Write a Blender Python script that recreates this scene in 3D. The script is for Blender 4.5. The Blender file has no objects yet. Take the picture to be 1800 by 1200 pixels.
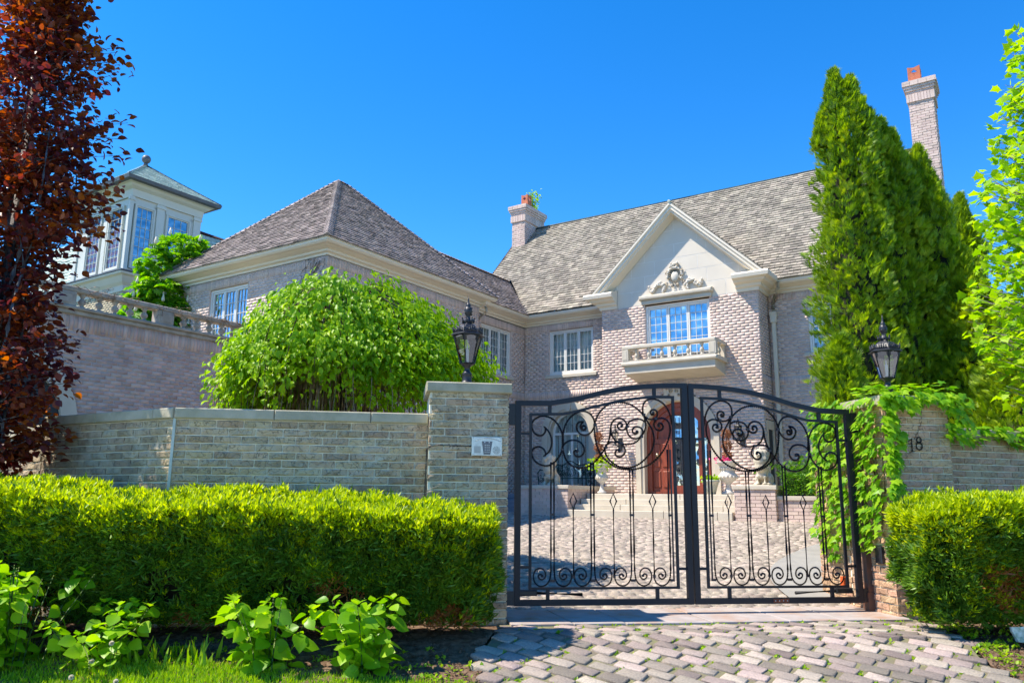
import bpy, math, random
import numpy as np
from mathutils import Matrix, Vector
random.seed(7); R = np.random.RandomState(11)
PI = math.pi
sc = bpy.context.scene
COL = sc.collection
# ------------------------------------------------------------------ camera
F_PX, PITCH, ROLL, AH, AG, EYE = 1377.11, .196802, .009563, -.590409, .144253, 1.15
fw = np.array([0, math.cos(PITCH), math.sin(PITCH)]); r0 = np.array([1., 0, 0]); u0 = np.array([0, -math.sin(PITCH), math.cos(PITCH)])
CR = math.cos(ROLL)*r0 + math.sin(ROLL)*u0; CU = -math.sin(ROLL)*r0 + math.cos(ROLL)*u0
CAM = np.array([0, 0, EYE])
cd = bpy.data.cameras.new('camera'); cam = bpy.data.objects.new('camera', cd); COL.objects.link(cam)
cd.sensor_width = 36; cd.lens = 36*F_PX/1800; cd.clip_start = .05; cd.clip_end = 3000
cam.matrix_world = Matrix(((CR[0], CU[0], -fw[0], 0), (CR[1], CU[1], -fw[1], 0), (CR[2], CU[2], -fw[2], EYE), (0, 0, 0, 1)))
sc.camera = cam
# ------------------------------------------------------------------ sky, sun, exposure
SUN_AZ, SUN_EL = math.radians(-174), math.radians(56.5)
w = bpy.data.worlds.new('World'); sc.world = w; w.use_nodes = True
nt = w.node_tree; nt.nodes.clear()
sky = nt.nodes.new('ShaderNodeTexSky'); sky.sky_type = 'NISHITA'; sky.sun_disc = False
sky.sun_elevation = SUN_EL; sky.sun_rotation = PI/2 - SUN_AZ
sky.air_density = 1.0; sky.dust_density = 0.1; sky.ozone_density = 4.0; sky.altitude = 1600
hs = nt.nodes.new('ShaderNodeHueSaturation'); hs.inputs['Saturation'].default_value = 1.34; hs.inputs['Hue'].default_value = .503
bg = nt.nodes.new('ShaderNodeBackground'); bg.inputs[1].default_value = .145
wo = nt.nodes.new('ShaderNodeOutputWorld')
nt.links.new(sky.outputs[0], hs.inputs['Color']); nt.links.new(hs.outputs[0], bg.inputs[0]); nt.links.new(bg.outputs[0], wo.inputs[0])
sd = bpy.data.lights.new('sun', 'SUN'); sd.energy = 3.7; sd.angle = math.radians(.53); sd.color = (1, .92, .80)
so = bpy.data.objects.new('sun', sd); COL.objects.link(so)
sv = Vector((math.cos(SUN_EL)*math.cos(SUN_AZ), math.cos(SUN_EL)*math.sin(SUN_AZ), math.sin(SUN_EL)))
so.rotation_euler = sv.to_track_quat('Z', 'Y').to_euler(); so.location = (-20, -3, 30)
sc.view_settings.view_transform = 'Standard'; sc.view_settings.look = 'None'; sc.view_settings.exposure = 1.16; sc.view_settings.gamma = 1
sc.view_settings.use_curve_mapping = False
sc.render.engine = 'CYCLES'; sc.cycles.max_bounces = 8; sc.cycles.transparent_max_bounces = 16
# ------------------------------------------------------------------ frames of the place
def ray(x, y): return fw + (x-900)/F_PX*CR - (y-600)/F_PX*CU
def A3(*a): return np.array(a, float)
def hit(x, y, P, n): d = ray(x, y); return CAM + d*((A3(*P)-CAM) @ n)/(d @ n)
Z = A3(0, 0, 1)
uH = A3(math.cos(AH), math.sin(AH), 0); vH = A3(-math.sin(AH), math.cos(AH), 0)
uG = A3(math.cos(AG), math.sin(AG), 0); vG = A3(-math.sin(AG), math.cos(AG), 0)
K0 = A3(.504, 24.421, 0)            # inner corner of the house
g0 = hit(903, 1063, (0, 0, .06), Z)*A3(1, 1, 0)   # hinge side of the left gate leaf
def H(u, v, z=0): return K0 + u*uH + v*vH + z*Z
def G(u, v, z=0): return g0 + u*uG + v*vG + z*Z
def gp(x, y, v=0):
    P = hit(x, y, g0+v*vG, vG); return ((P-g0) @ uG, P[2])
def hw(x, y, u):
    P = hit(x, y, K0+u*uH, uH); return ((P-K0) @ vH, P[2])
class Fr:
    """a plane: origin O, A to its right, N towards the viewer's side, Z up"""
    def __init__(s, O, A, N, U=None): s.O, s.A, s.N, s.U = A3(*O), A3(*A), A3(*N), (Z if U is None else A3(*U))
    def p(s, a, z, d=0): return s.O + a*s.A + z*s.U + d*s.N
    def sh(s, a=0, z=0, d=0): return Fr(s.p(a, z, d), s.A, s.N, s.U)
def frF(v): return Fr(H(0, v), uH, -vH)
def frW(u): return Fr(H(u, 0), vH, uH)
# ------------------------------------------------------------------ materials
MATS = {}
def mat(name, col, col2=None, nscale=4, rough=.7, metal=0, island=0., hue=0., bump=0, bscale=60, spec=.5, stain=None, sscale=1.2, samt=.5, crack=0, coat=0, stretch=None, objrand=False, detail=5):
    if name in MATS: return MATS[name]
    m = bpy.data.materials.new(name); m.use_nodes = True; t = m.node_tree; N = t.nodes; L = t.links
    b = N['Principled BSDF']; b.inputs['Roughness'].default_value = rough; b.inputs['Metallic'].default_value = metal
    b.inputs['Specular IOR Level'].default_value = spec
    if coat: b.inputs['Coat Weight'].default_value = coat; b.inputs['Coat Roughness'].default_value = .15
    g = N.new('ShaderNodeNewGeometry'); pos = g.outputs['Position']
    if stretch:
        mp = N.new('ShaderNodeMapping'); mp.inputs['Scale'].default_value = stretch; L.new(pos, mp.inputs[0]); pos = mp.outputs[0]
    cur = None
    n1 = N.new('ShaderNodeTexNoise'); n1.inputs['Scale'].default_value = nscale; n1.inputs['Detail'].default_value = detail; L.new(pos, n1.inputs['Vector'])
    mx = N.new('ShaderNodeMix'); mx.data_type = 'RGBA'; c2 = col2 or tuple(c*.75 for c in col)
    rp = N.new('ShaderNodeMapRange'); rp.inputs[1].default_value = .35; rp.inputs[2].default_value = .65; L.new(n1.outputs[0], rp.inputs[0])
    L.new(rp.outputs[0], mx.inputs[0]); mx.inputs[6].default_value = (*col, 1); mx.inputs[7].default_value = (*c2, 1); cur = mx.outputs[2]
    if island or hue:
        rnd = g.outputs['Random Per Island']
        if objrand:
            oi = N.new('ShaderNodeObjectInfo'); rnd = oi.outputs['Random']
        h = N.new('ShaderNodeHueSaturation'); L.new(cur, h.inputs['Color'])
        r1 = N.new('ShaderNodeMapRange'); r1.inputs[3].default_value = 1-island; r1.inputs[4].default_value = 1+island; L.new(rnd, r1.inputs[0]); L.new(r1.outputs[0], h.inputs['Value'])
        if hue:
            mu = N.new('ShaderNodeMath'); mu.operation = 'MULTIPLY'; mu.inputs[1].default_value = 37.31; L.new(rnd, mu.inputs[0])
            fr = N.new('ShaderNodeMath'); fr.operation = 'FRACT'; L.new(mu.outputs[0], fr.inputs[0])
            r2 = N.new('ShaderNodeMapRange'); r2.inputs[3].default_value = .5-hue; r2.inputs[4].default_value = .5+hue; L.new(fr.outputs[0], r2.inputs[0]); L.new(r2.outputs[0], h.inputs['Hue'])
        cur = h.outputs[0]
    if stain:
        n2 = N.new('ShaderNodeTexNoise'); n2.inputs['Scale'].default_value = sscale; n2.inputs['Detail'].default_value = 8; n2.inputs['Roughness'].default_value = .7; L.new(g.outputs['Position'], n2.inputs['Vector'])
        r3 = N.new('ShaderNodeMapRange'); r3.inputs[1].default_value = .48; r3.inputs[2].default_value = .72; r3.inputs[4].default_value = samt; L.new(n2.outputs[0], r3.inputs[0])
        m2 = N.new('ShaderNodeMix'); m2.data_type = 'RGBA'; L.new(r3.outputs[0], m2.inputs[0]); L.new(cur, m2.inputs[6]); m2.inputs[7].default_value = (*stain, 1); cur = m2.outputs[2]
    bh = None
    if bump:
        nb = N.new('ShaderNodeTexNoise'); nb.inputs['Scale'].default_value = bscale; nb.inputs['Detail'].default_value = 6; L.new(pos, nb.inputs['Vector']); bh = nb.outputs[0]
    if crack:
        nc = N.new('ShaderNodeTexNoise'); nc.inputs['Scale'].default_value = 13; nc.inputs['Detail'].default_value = 2; L.new(g.outputs['Position'], nc.inputs['Vector'])
        s1 = N.new('ShaderNodeMath'); s1.operation = 'SUBTRACT'; s1.inputs[1].default_value = .5; L.new(nc.outputs[0], s1.inputs[0])
        s2 = N.new('ShaderNodeMath'); s2.operation = 'ABSOLUTE'; L.new(s1.outputs[0], s2.inputs[0])
        s3 = N.new('ShaderNodeMapRange'); s3.inputs[1].default_value = .0; s3.inputs[2].default_value = .014; L.new(s2.outputs[0], s3.inputs[0])
        m3 = N.new('ShaderNodeMix'); m3.data_type = 'RGBA'; L.new(s3.outputs[0], m3.inputs[0]); m3.inputs[6].default_value = (*[c*.5 for c in col], 1); L.new(cur, m3.inputs[7]); cur = m3.outputs[2]
        if bh is not None:
            ad = N.new('ShaderNodeMath'); ad.operation = 'MULTIPLY_ADD'; L.new(s3.outputs[0], ad.inputs[0]); ad.inputs[1].default_value = crack; L.new(bh, ad.inputs[2]); bh = ad.outputs[0]
    if bh is not None:
        bn = N.new('ShaderNodeBump'); bn.inputs['Strength'].default_value = bump; bn.inputs['Distance'].default_value = .01; L.new(bh, bn.inputs['Height']); L.new(bn.outputs[0], b.inputs['Normal'])
    L.new(cur, b.inputs['Base Color'])
    MATS[name] = m; return m
def leafmat(name, ramp, trans=.45, rough=.45, spec=.4, clump=None):
    """leaf: colour from a ramp by random per island / object, with light passing through"""
    if name in MATS: return MATS[name]
    m = bpy.data.materials.new(name); m.use_nodes = True; t = m.node_tree; N = t.nodes; L = t.links
    b = N['Principled BSDF']; b.inputs['Roughness'].default_value = rough; b.inputs['Specular IOR Level'].default_value = spec
    g = N.new('ShaderNodeNewGeometry'); oi = N.new('ShaderNodeObjectInfo')
    a = N.new('ShaderNodeMath'); L.new(g.outputs['Random Per Island'], a.inputs[0]); L.new(oi.outputs['Random'], a.inputs[1])
    f = N.new('ShaderNodeMath'); f.operation = 'FRACT'; L.new(a.outputs[0], f.inputs[0]); src = f.outputs[0]
    if clump:
        n = N.new('ShaderNodeTexNoise'); n.inputs['Scale'].default_value = clump; n.inputs['Detail'].default_value = 2; L.new(g.outputs['Position'], n.inputs['Vector'])
        mr = N.new('ShaderNodeMapRange'); mr.inputs[1].default_value = .3; mr.inputs[2].default_value = .7; L.new(n.outputs[0], mr.inputs[0])
        x = N.new('ShaderNodeMix'); x.data_type = 'FLOAT'; x.inputs[0].default_value = .5; L.new(src, x.inputs[2]); L.new(mr.outputs[0], x.inputs[3]); src = x.outputs[0]
    cr_ = N.new('ShaderNodeValToRGB'); e = cr_.color_ramp.elements
    for i, c in enumerate(ramp):
        q = i/(len(ramp)-1)
        el = e[i] if i < 2 else e.new(q)
        el.position = q; el.color = (*c, 1)
    L.new(src, cr_.inputs[0]); L.new(cr_.outputs[0], b.inputs['Base Color'])
    tr = N.new('ShaderNodeBsdfTranslucent'); hsv = N.new('ShaderNodeHueSaturation'); hsv.inputs['Value'].default_value = 1.5; hsv.inputs['Saturation'].default_value = 1.1
    L.new(cr_.outputs[0], hsv.inputs['Color']); L.new(hsv.outputs[0], tr.inputs[0])
    ms = N.new('ShaderNodeMixShader'); ms.inputs[0].default_value = trans; L.new(b.outputs[0], ms.inputs[1]); L.new(tr.outputs[0], ms.inputs[2])
    L.new(ms.outputs[0], N['Material Output'].inputs[0]); MATS[name] = m; return m
def glassmat(name, tint, refl=.25, tr=.6):
    m = bpy.data.materials.new(name); m.use_nodes = True; t = m.node_tree; N = t.nodes; L = t.links; N.remove(N['Principled BSDF'])
    gl = N.new('ShaderNodeBsdfGlossy'); gl.inputs['Roughness'].default_value = .02; gl.inputs[0].default_value = (.95, .97, 1, 1)
    tp = N.new('ShaderNodeBsdfTransparent'); tp.inputs[0].default_value = (*tint, 1)
    fr = N.new('ShaderNodeFresnel'); fr.inputs[0].default_value = 1.5
    gn = N.new('ShaderNodeNewGeometry'); nn = N.new('ShaderNodeTexNoise'); nn.inputs['Scale'].default_value = 2.6; nn.inputs['Detail'].default_value = 1; L.new(gn.outputs['Position'], nn.inputs['Vector'])
    bb = N.new('ShaderNodeBump'); bb.inputs['Strength'].default_value = .5; bb.inputs['Distance'].default_value = .06; L.new(nn.outputs[0], bb.inputs['Height']); L.new(bb.outputs[0], gl.inputs['Normal'])
    ad = N.new('ShaderNodeMath'); ad.inputs[1].default_value = refl; ad.use_clamp = True; L.new(fr.outputs[0], ad.inputs[0])
    ms = N.new('ShaderNodeMixShader'); L.new(ad.outputs[0], ms.inputs[0]); L.new(tp.outputs[0], ms.inputs[1]); L.new(gl.outputs[0], ms.inputs[2])
    L.new(ms.outputs[0], N['Material Output'].inputs[0]); return m
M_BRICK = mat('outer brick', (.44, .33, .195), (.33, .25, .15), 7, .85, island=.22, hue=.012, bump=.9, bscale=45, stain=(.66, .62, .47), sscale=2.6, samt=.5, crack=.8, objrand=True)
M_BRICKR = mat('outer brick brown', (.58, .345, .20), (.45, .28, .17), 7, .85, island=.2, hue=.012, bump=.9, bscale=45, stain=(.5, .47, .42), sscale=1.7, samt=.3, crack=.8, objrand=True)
M_MORT = mat('outer mortar', (.86, .80, .60), (.70, .66, .50), 5, .95, bump=.5, bscale=90)
M_HBRICK = mat('house brick', (.66, .505, .425), (.57, .43, .36), 3, .9, island=.12, hue=.008, bump=.12, bscale=50, stain=(.64, .54, .47), sscale=.8, samt=.35)
M_HMORT = mat('house mortar', (.62, .53, .465), (.54, .45, .39), 3, .95)
M_TBRICK = mat('terrace brick', (.62, .42, .34), (.50, .34, .28), 3, .9, island=.2, hue=.01, bump=.15, bscale=50, stain=(.6, .52, .48), sscale=1.1, samt=.5)
M_TMORT = mat('terrace mortar', (.56, .49, .46), (.45, .38, .36), 3, .95)
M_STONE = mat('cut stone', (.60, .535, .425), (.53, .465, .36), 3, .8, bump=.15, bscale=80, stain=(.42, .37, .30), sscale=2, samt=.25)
M_LIME = mat('smooth limestone', (.68, .61, .50), (.63, .565, .46), 2, .8, island=.05, bump=.08, bscale=90)
M_TRIM = mat('cream trim', (.76, .67, .52), (.73, .64, .50), 1, .5)
M_COPE = mat('weathered coping', (.46, .41, .29), (.33, .30, .20), 4, .9, bump=.5, bscale=40, stain=(.15, .16, .08), sscale=3, samt=.4)
M_OLDST = mat('weathered balustrade', (.43, .37, .30), (.30, .25, .20), 5, .9, bump=.4, bscale=40, stain=(.2, .17, .13), sscale=4, samt=.4)
M_SHING = mat('cedar shingle', (.34, .295, .225), (.24, .21, .165), 2.5, .85, island=.36, bump=.5, bscale=70, hue=.01)
M_SHINGW = mat('wing shingle', (.34, .275, .24), (.26, .21, .185), 2.5, .8, island=.34, bump=.5, bscale=70, hue=.012)
M_SLATE = mat('green slate', (.46, .55, .47), (.38, .47, .40), 3, .6, island=.18)
M_RIDGE = mat('copper ridge', (.33, .42, .37), (.25, .3, .27), 3, .6)
M_TOWER = mat('tower paint', (.66, .65, .56), (.60, .59, .51), 1, .55)
M_ZINC = mat('dark gutter', (.11, .12, .13), rough=.5)
M_FRAME = mat('window frame', (.74, .72, .66), (.70, .68, .62), 2, .4)
M_IRON = mat('gate iron', (.010, .013, .020), (.014, .015, .020), 8, .45, metal=.0, bump=.1, bscale=120, coat=.08, spec=.3)
M_SCROLL = mat('scroll iron', (.022, .016, .022), (.03, .02, .022), 20, .42, bump=.15, bscale=150, coat=.08, spec=.4)
M_RUST = mat('rust', (.22, .07, .03), (.10, .035, .02), 30, .9, bump=.5)
M_BLACK = mat('cast black', (.012, .013, .016), (.02, .021, .024), 30, .42, bump=.2, bscale=120)
M_TERRA = mat('terracotta', (.55, .17, .08), (.42, .12, .06), 9, .85)
M_DOOR = mat('mahogany', (.30, .065, .028), (.20, .042, .02), 3, .4, stretch=(12, 12, 1.2))
M_CURT = mat('curtain', (.88, .90, .86), (.42, .50, .50), 1.3, .9, stretch=(6, 6, .8))
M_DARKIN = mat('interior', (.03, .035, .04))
M_GREENIRON = mat('green iron', (.010, .075, .055), rough=.45)
M_BARK = mat('bark', (.16, .115, .08), (.09, .065, .05), 14, .9, bump=.6, bscale=40)
M_BARKG = mat('grey bark', (.22, .20, .19), (.13, .12, .12), 14, .9, bump=.5, bscale=40)
M_SOIL = mat('soil', (.10, .058, .034), (.20, .135, .09), 22, .95, spec=.05, island=.35, bump=.8, bscale=90)
M_LAWN = mat('lawn', (.07, .10, .02), (.05, .075, .015), 8, .95)
M_SAND = mat('joint sand', (.17, .14, .095), (.20, .19, .08), 12, .95, bump=.8, bscale=60)
M_COB = mat('granite sett', (.37, .295, .235), (.26, .21, .175), 60, .9, island=.46, hue=.022, bump=.8, bscale=90, objrand=True, detail=8)
M_COBY = mat('courtyard sett', (.40, .33, .265), (.29, .24, .195), 30, .9, island=.34, hue=.012, bump=.4, bscale=60)
M_SLAB = mat('threshold slab', (.43, .37, .335), (.35, .305, .275), 6, .85, bump=.2, bscale=70, stain=(.40, .17, .05), sscale=1.9, samt=.85)
M_CONC = mat('concrete walk', (.33, .31, .275), (.28, .265, .235), 5, .9, bump=.2)
M_STEEL = mat('brushed steel', (.62, .60, .54), (.52, .50, .45), 20, .35, metal=.7)
M_PLAST = mat('grey plastic', (.16, .16, .16), rough=.5)
M_WHITE = mat('white', (.8, .8, .78), rough=.6)
M_STATUE = mat('cast stone statue', (.62, .55, .42), (.42, .36, .26), 9, .85, bump=.5, bscale=40)
M_POT = mat('mossy pot', (.38, .42, .33), (.5, .47, .4), 14, .9, bump=.3)
M_DRY = mat('dry twig', (.40, .27, .16), (.25, .16, .1), 9, .9)
M_GLASS = glassmat('window glass', (.80, .93, .95), .14)
M_GLASSB = glassmat('window glass sky tint', (.50, .75, .92), .36)  # blue tint paints reflected sky into the glass
M_GLASSD = glassmat('dark glass', (.25, .3, .32), .35)
M_LGLASS = glassmat('lantern glass', (.85, .88, .86), .12)
L_YEW = leafmat('yew old', [(.04, .11, .010), (.09, .19, .014), (.18, .32, .018)], .25, clump=3)
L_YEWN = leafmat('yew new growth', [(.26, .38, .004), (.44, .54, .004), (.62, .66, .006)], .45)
L_DEAD = leafmat('dead yew', [(.30, .10, .03), (.46, .18, .05)], .3)
L_CED = leafmat('cedar', [(.045, .12, .006), (.16, .29, .008), (.34, .47, .012), (.48, .54, .04)], .35, clump=2.2)
L_MUL = leafmat('mulberry leaf', [(.10, .25, .004), (.25, .44, .005), (.44, .60, .007)], .45, rough=.4, spec=.25, clump=1.6)
L_BEE = leafmat('copper beech leaf', [(.045, .014, .02), (.09, .018, .024), (.17, .034, .020), (.32, .07, .016), (.46, .15, .014)], .5, rough=.35, clump=1.1)
L_MAP = leafmat('maple leaf', [(.18, .38, .006), (.32, .52, .01), (.46, .60, .015)], .5, spec=.25)
L_IVY = leafmat('ivy leaf', [(.10, .28, .006), (.22, .44, .01), (.38, .56, .02)], .45, rough=.4, spec=.3)
L_HYD = leafmat('shrub leaf', [(.13, .32, .006), (.25, .47, .010), (.40, .60, .02)], .45, rough=.4)
L_CHE = leafmat('chestnut leaf', [(.06, .22, .012), (.15, .38, .015), (.28, .48, .02)], .45)
L_FAR = leafmat('distant leaf', [(.12, .22, .03), (.25, .36, .05), (.36, .42, .10)], .45)
L_GRASS = leafmat('grass blade', [(.14, .30, .005), (.28, .47, .01), (.42, .56, .02)], .45)
L_BLOS = leafmat('blossom', [(.7, .65, .5), (.8, .75, .65)], .3)
L_PINK = leafmat('pink petal', [(.7, .05, .2), (.8, .1, .3)], .3)
L_BOX = leafmat('box leaf', [(.03, .12, .01), (.10, .26, .015), (.2, .38, .02)], .35)
# ------------------------------------------------------------------ objects
def link(o, parent=None, P=None):
    COL.objects.link(o)
    if parent is not None:
        o.parent = parent
        if parent.type == 'EMPTY': o.matrix_parent_inverse = Matrix.Translation(-Vector(parent['base']))
    return o
def tag(o, label=None, cat=None, group=None, kind=None):
    if label: o['label'] = label
    if cat: o['category'] = cat
    if group: o['group'] = group
    if kind: o['kind'] = kind
    return o
def thing(name, label, cat, loc, group=None):
    o = bpy.data.objects.new(name, None); o.location = Vector(loc); o['base'] = [float(c) for c in loc]; o.empty_display_size = .2
    COL.objects.link(o); return tag(o, label, cat, group)
def copy_tree(t, loc, rz=0, label=None, group=None, scale=1):
    r_ = t.copy(); COL.objects.link(r_); r_.location = Vector(loc); r_.rotation_euler = (0, 0, rz); r_.scale = (scale,)*3
    if label: r_['label'] = label
    if group: r_['group'] = group
    def rec(a, b):
        for ch in list(a.children):
            c = ch.copy(); COL.objects.link(c); c.parent = b; rec(ch, c)
    rec(t, r_); return r_
def obj_from(name, me, m, parent=None, kind=None):
    if m is not None and not me.materials: me.materials.append(m)
    o = bpy.data.objects.new(name, me); link(o, parent)
    if kind: o['kind'] = kind
    return o
def tri_obj(name, V, T, m, parent=None, kind=None, smooth=False):
    V = np.asarray(V, np.float32); T = np.asarray(T, np.int32); k = T.shape[1]
    me = bpy.data.meshes.new(name); me.vertices.add(len(V)); me.vertices.foreach_set('co', V.ravel())
    me.loops.add(T.size); me.loops.foreach_set('vertex_index', T.ravel()); me.polygons.add(len(T))
    me.polygons.foreach_set('loop_start', np.arange(0, T.size, k, dtype=np.int32)); me.update(calc_edges=True)
    if smooth: me.polygons.foreach_set('use_smooth', np.ones(len(T), bool))
    return obj_from(name, me, m, parent, kind)
class MB:
    def __init__(s): s.v = []; s.f = []; s.sm = []
    def add(s, vs, fs, smooth=False):
        b = len(s.v); s.v += [tuple(map(float, q)) for q in vs]; s.f += [tuple(b+i for i in f) for f in fs]; s.sm += [smooth]*len(fs); return s
    def box(s, fr, a0, a1, z0, z1, d0, d1):
        P = [fr.p(a, z, d) for d in (d0, d1) for z in (z0, z1) for a in (a0, a1)]
        return s.add(P, [(0, 2, 3, 1), (4, 5, 7, 6), (0, 1, 5, 4), (2, 6, 7, 3), (0, 4, 6, 2), (1, 3, 7, 5)])
    def bbox(s, fr, a0, a1, z0, z1, d0, d1, b=.01):
        """box with a chamfered front"""
        P = [fr.p(a, z, d0) for z in (z0, z1) for a in (a0, a1)] + [fr.p(a, z, d1-b) for z in (z0, z1) for a in (a0, a1)] + \
            [fr.p(a, z, d1) for z in (z0+b, z1-b) for a in (a0+b, a1-b)]
        F = [(0, 2, 3, 1)]
        for o in (0, 4):
            F += [(o+0, o+1, o+5, o+4), (o+1, o+3, o+7, o+5), (o+3, o+2, o+6, o+7), (o+2, o+0, o+4, o+6)]
        F.append((8, 9, 11, 10)); return s.add(P, F)
    def prism(s, fr, pts, d0, d1):
        n = len(pts); P = [fr.p(a, z, d0) for a, z in pts] + [fr.p(a, z, d1) for a, z in pts]
        return s.add(P, [tuple(range(n-1, -1, -1)), tuple(range(n, 2*n))] + [(i, (i+1) % n, n+(i+1) % n, n+i) for i in range(n)])
    def tube(s, pts, r, n=6, closed=False, smooth=True):
        P = [A3(*p) for p in pts]; m = len(P); rr = r if hasattr(r, '__len__') else [r]*m
        up = A3(.13, .21, .97); rings = []
        for i in range(m):
            a = P[(i-1) % m] if (closed or i > 0) else P[0]; b = P[(i+1) % m] if (closed or i < m-1) else P[-1]
            t = b-a; t /= (np.linalg.norm(t)+1e-9)
            x = np.cross(t, up)
            if np.linalg.norm(x) < .2: x = np.cross(t, A3(1, 0, 0))
            x /= np.linalg.norm(x); y = np.cross(t, x); up = y if i else y
            rings.append([P[i] + rr[i]*(math.cos(2*PI*k/n)*x + math.sin(2*PI*k/n)*y) for k in range(n)])
        V = [q for rg in rings for q in rg]; F = []
        for i in range(m if closed else m-1):
            j = (i+1) % m
            for k in range(n): F.append((i*n+k, i*n+(k+1) % n, j*n+(k+1) % n, j*n+k))
        if not closed: F += [tuple(range(n-1, -1, -1)), tuple((m-1)*n+k for k in range(n))]
        return s.add(V, F, smooth)
    def ftube(s, fr, pts, r, n=6, d=0): return s.tube([fr.p(a, z, d) for a, z in pts], r, n)
    def lathe(s, c, prof, n=12, smooth=True, A=None, B=None):
        """prof = [(radius, z)...]"""
        A = A3(1, 0, 0) if A is None else A; B = A3(0, 1, 0) if B is None else B
        V = [A3(*c) + r_*(math.cos(2*PI*k/n+PI/n)*A + math.sin(2*PI*k/n+PI/n)*B) + z*Z for r_, z in prof for k in range(n)]; m = len(prof)
        F = [(i*n+k, i*n+(k+1) % n, (i+1)*n+(k+1) % n, (i+1)*n+k) for i in range(m-1) for k in range(n)]
        F += [tuple(range(n-1, -1, -1)), tuple((m-1)*n+k for k in range(n))]; return s.add(V, F, smooth)
    def ball(s, c, r, n=8, m=6):
        rr = r if hasattr(r, '__len__') else (r, r, r); c = A3(*c)
        V = [c + A3(0, 0, -rr[2])]
        for i in range(1, m):
            t = PI*i/m
            for k in range(n): V.append(c + A3(rr[0]*math.sin(t)*math.cos(2*PI*k/n), rr[1]*math.sin(t)*math.sin(2*PI*k/n), -rr[2]*math.cos(t)))
        V.append(c + A3(0, 0, rr[2])); F = [(0, 1+(k+1) % n, 1+k) for k in range(n)]
        for i in range(m-2):
            for k in range(n): F.append((1+i*n+k, 1+i*n+(k+1) % n, 1+(i+1)*n+(k+1) % n, 1+(i+1)*n+k))
        e = len(V)-1; b = 1+(m-2)*n; F += [(b+k, b+(k+1) % n, e) for k in range(n)]
        return s.add(V, F, True)
    def sweep(s, path, prof, close_ends=True):
        """profile [(d out, z)] swept along a horizontal path of world points; out = right-hand side of the walking direction"""
        P = [A3(*p) for p in path]; m = len(P); rings = []
        for i in range(m):
            ts = []
            if i > 0: t = P[i]-P[i-1]; ts.append(t/np.linalg.norm(t))
            if i < m-1: t = P[i+1]-P[i]; ts.append(t/np.linalg.norm(t))
            ns = [A3(t[1], -t[0], 0) for t in ts]; n = sum(ns); n /= np.linalg.norm(n); k = 1/max(.3, n @ ns[0])
            rings.append([P[i] + n*k*d + z*Z for d, z in prof])
        q = len(prof); V = [x for rg in rings for x in rg]
        F = [(i*q+j, (i+1)*q+j, (i+1)*q+j+1, i*q+j+1) for i in range(m-1) for j in range(q-1)]
        if close_ends: F += [tuple(range(q)), tuple((m-1)*q+j for j in range(q-1, -1, -1))]
        return s.add(V, F)
    def build(s, name, m, parent=None, kind=None, label=None):
        me = bpy.data.meshes.new(name); me.from_pydata(s.v, [], s.f); me.polygons.foreach_set('use_smooth', s.sm); me.update()
        o = obj_from(name, me, m, parent, kind)
        if label: o['label'] = label
        return o
def catmull(pts, k=6, closed=False):
    P = [A3(*p) for p in pts]; n = len(P); out = []
    for i in range(n if closed else n-1):
        p0, p1, p2, p3 = (P[(i-1) % n] if closed or i > 0 else P[0]), P[i], P[(i+1) % n], (P[(i+2) % n] if closed or i+2 < n else P[-1])
        for j in range(k):
            t = j/k; out.append(.5*((2*p1)+(-p0+p2)*t+(2*p0-5*p1+4*p2-p3)*t*t+(-p0+3*p1-3*p2+p3)*t**3))
    if not closed: out.append(P[-1])
    return out
# ------------------------------------------------------------------ scattering of small templates (leaves, sprigs, blades)
def nrm(a): return a/(np.linalg.norm(a, axis=-1, keepdims=True)+1e-9)
def scatter(name, T, pos, ydir, zdir, scale, m, parent=None, kind='stuff'):
    tv, tf = np.array(T[0], float), np.array(T[1], int); n = len(pos)
    pos = np.asarray(pos, float); y = nrm(np.asarray(ydir, float)); x = nrm(np.cross(y, np.asarray(zdir, float))); z = np.cross(x, y)
    s = np.broadcast_to(np.asarray(scale, float), (n,))
    V = pos[:, None, :] + s[:, None, None]*(tv[None, :, 0:1]*x[:, None, :] + tv[None, :, 1:2]*y[:, None, :] + tv[None, :, 2:3]*z[:, None, :])
    Fc = tf[None] + (np.arange(n)*len(tv))[:, None, None]
    return tri_obj(name, V.reshape(-1, 3), Fc.reshape(-1, tf.shape[1]), m, parent, kind)
def leaf_t(wd=.32, fold=.12, curl=.12):
    V = [(0, 0, 0), (0, .5, 0), (0, 1, -curl), (-wd*.75, .22, fold*.8), (-wd, .5, fold), (-wd*.55, .8, fold*.4), (wd*.75, .22, fold*.8), (wd, .5, fold), (wd*.55, .8, fold*.4)]
    return V, [(0, 1, 4), (0, 4, 3), (1, 2, 5), (1, 5, 4), (0, 7, 1), (0, 6, 7), (1, 8, 2), (1, 7, 8)]
def leaf_s(wd=.33, fold=.1):
    return [(0, 0, 0), (-wd, .45, fold), (wd, .45, fold), (0, 1, -.1)], [(0, 3, 1), (0, 2, 3)]
def leaf_m():
    out = [(0, 0), (.28, .02), (.5, -.05), (.42, .2), (.62, .45), (.36, .48), (.3, .62), (.16, .72), (0, 1.02), (-.16, .72), (-.3, .62), (-.36, .48), (-.62, .45), (-.42, .2), (-.5, -.05), (-.28, .02)]
    V = [(0, .38, 0)] + [(a, b, -.10*abs(a)-.12*max(0, b-.5)) for a, b in out]; n = len(out)
    return V, [(0, 1+i, 1+(i+1) % n) for i in range(n)]
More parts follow.
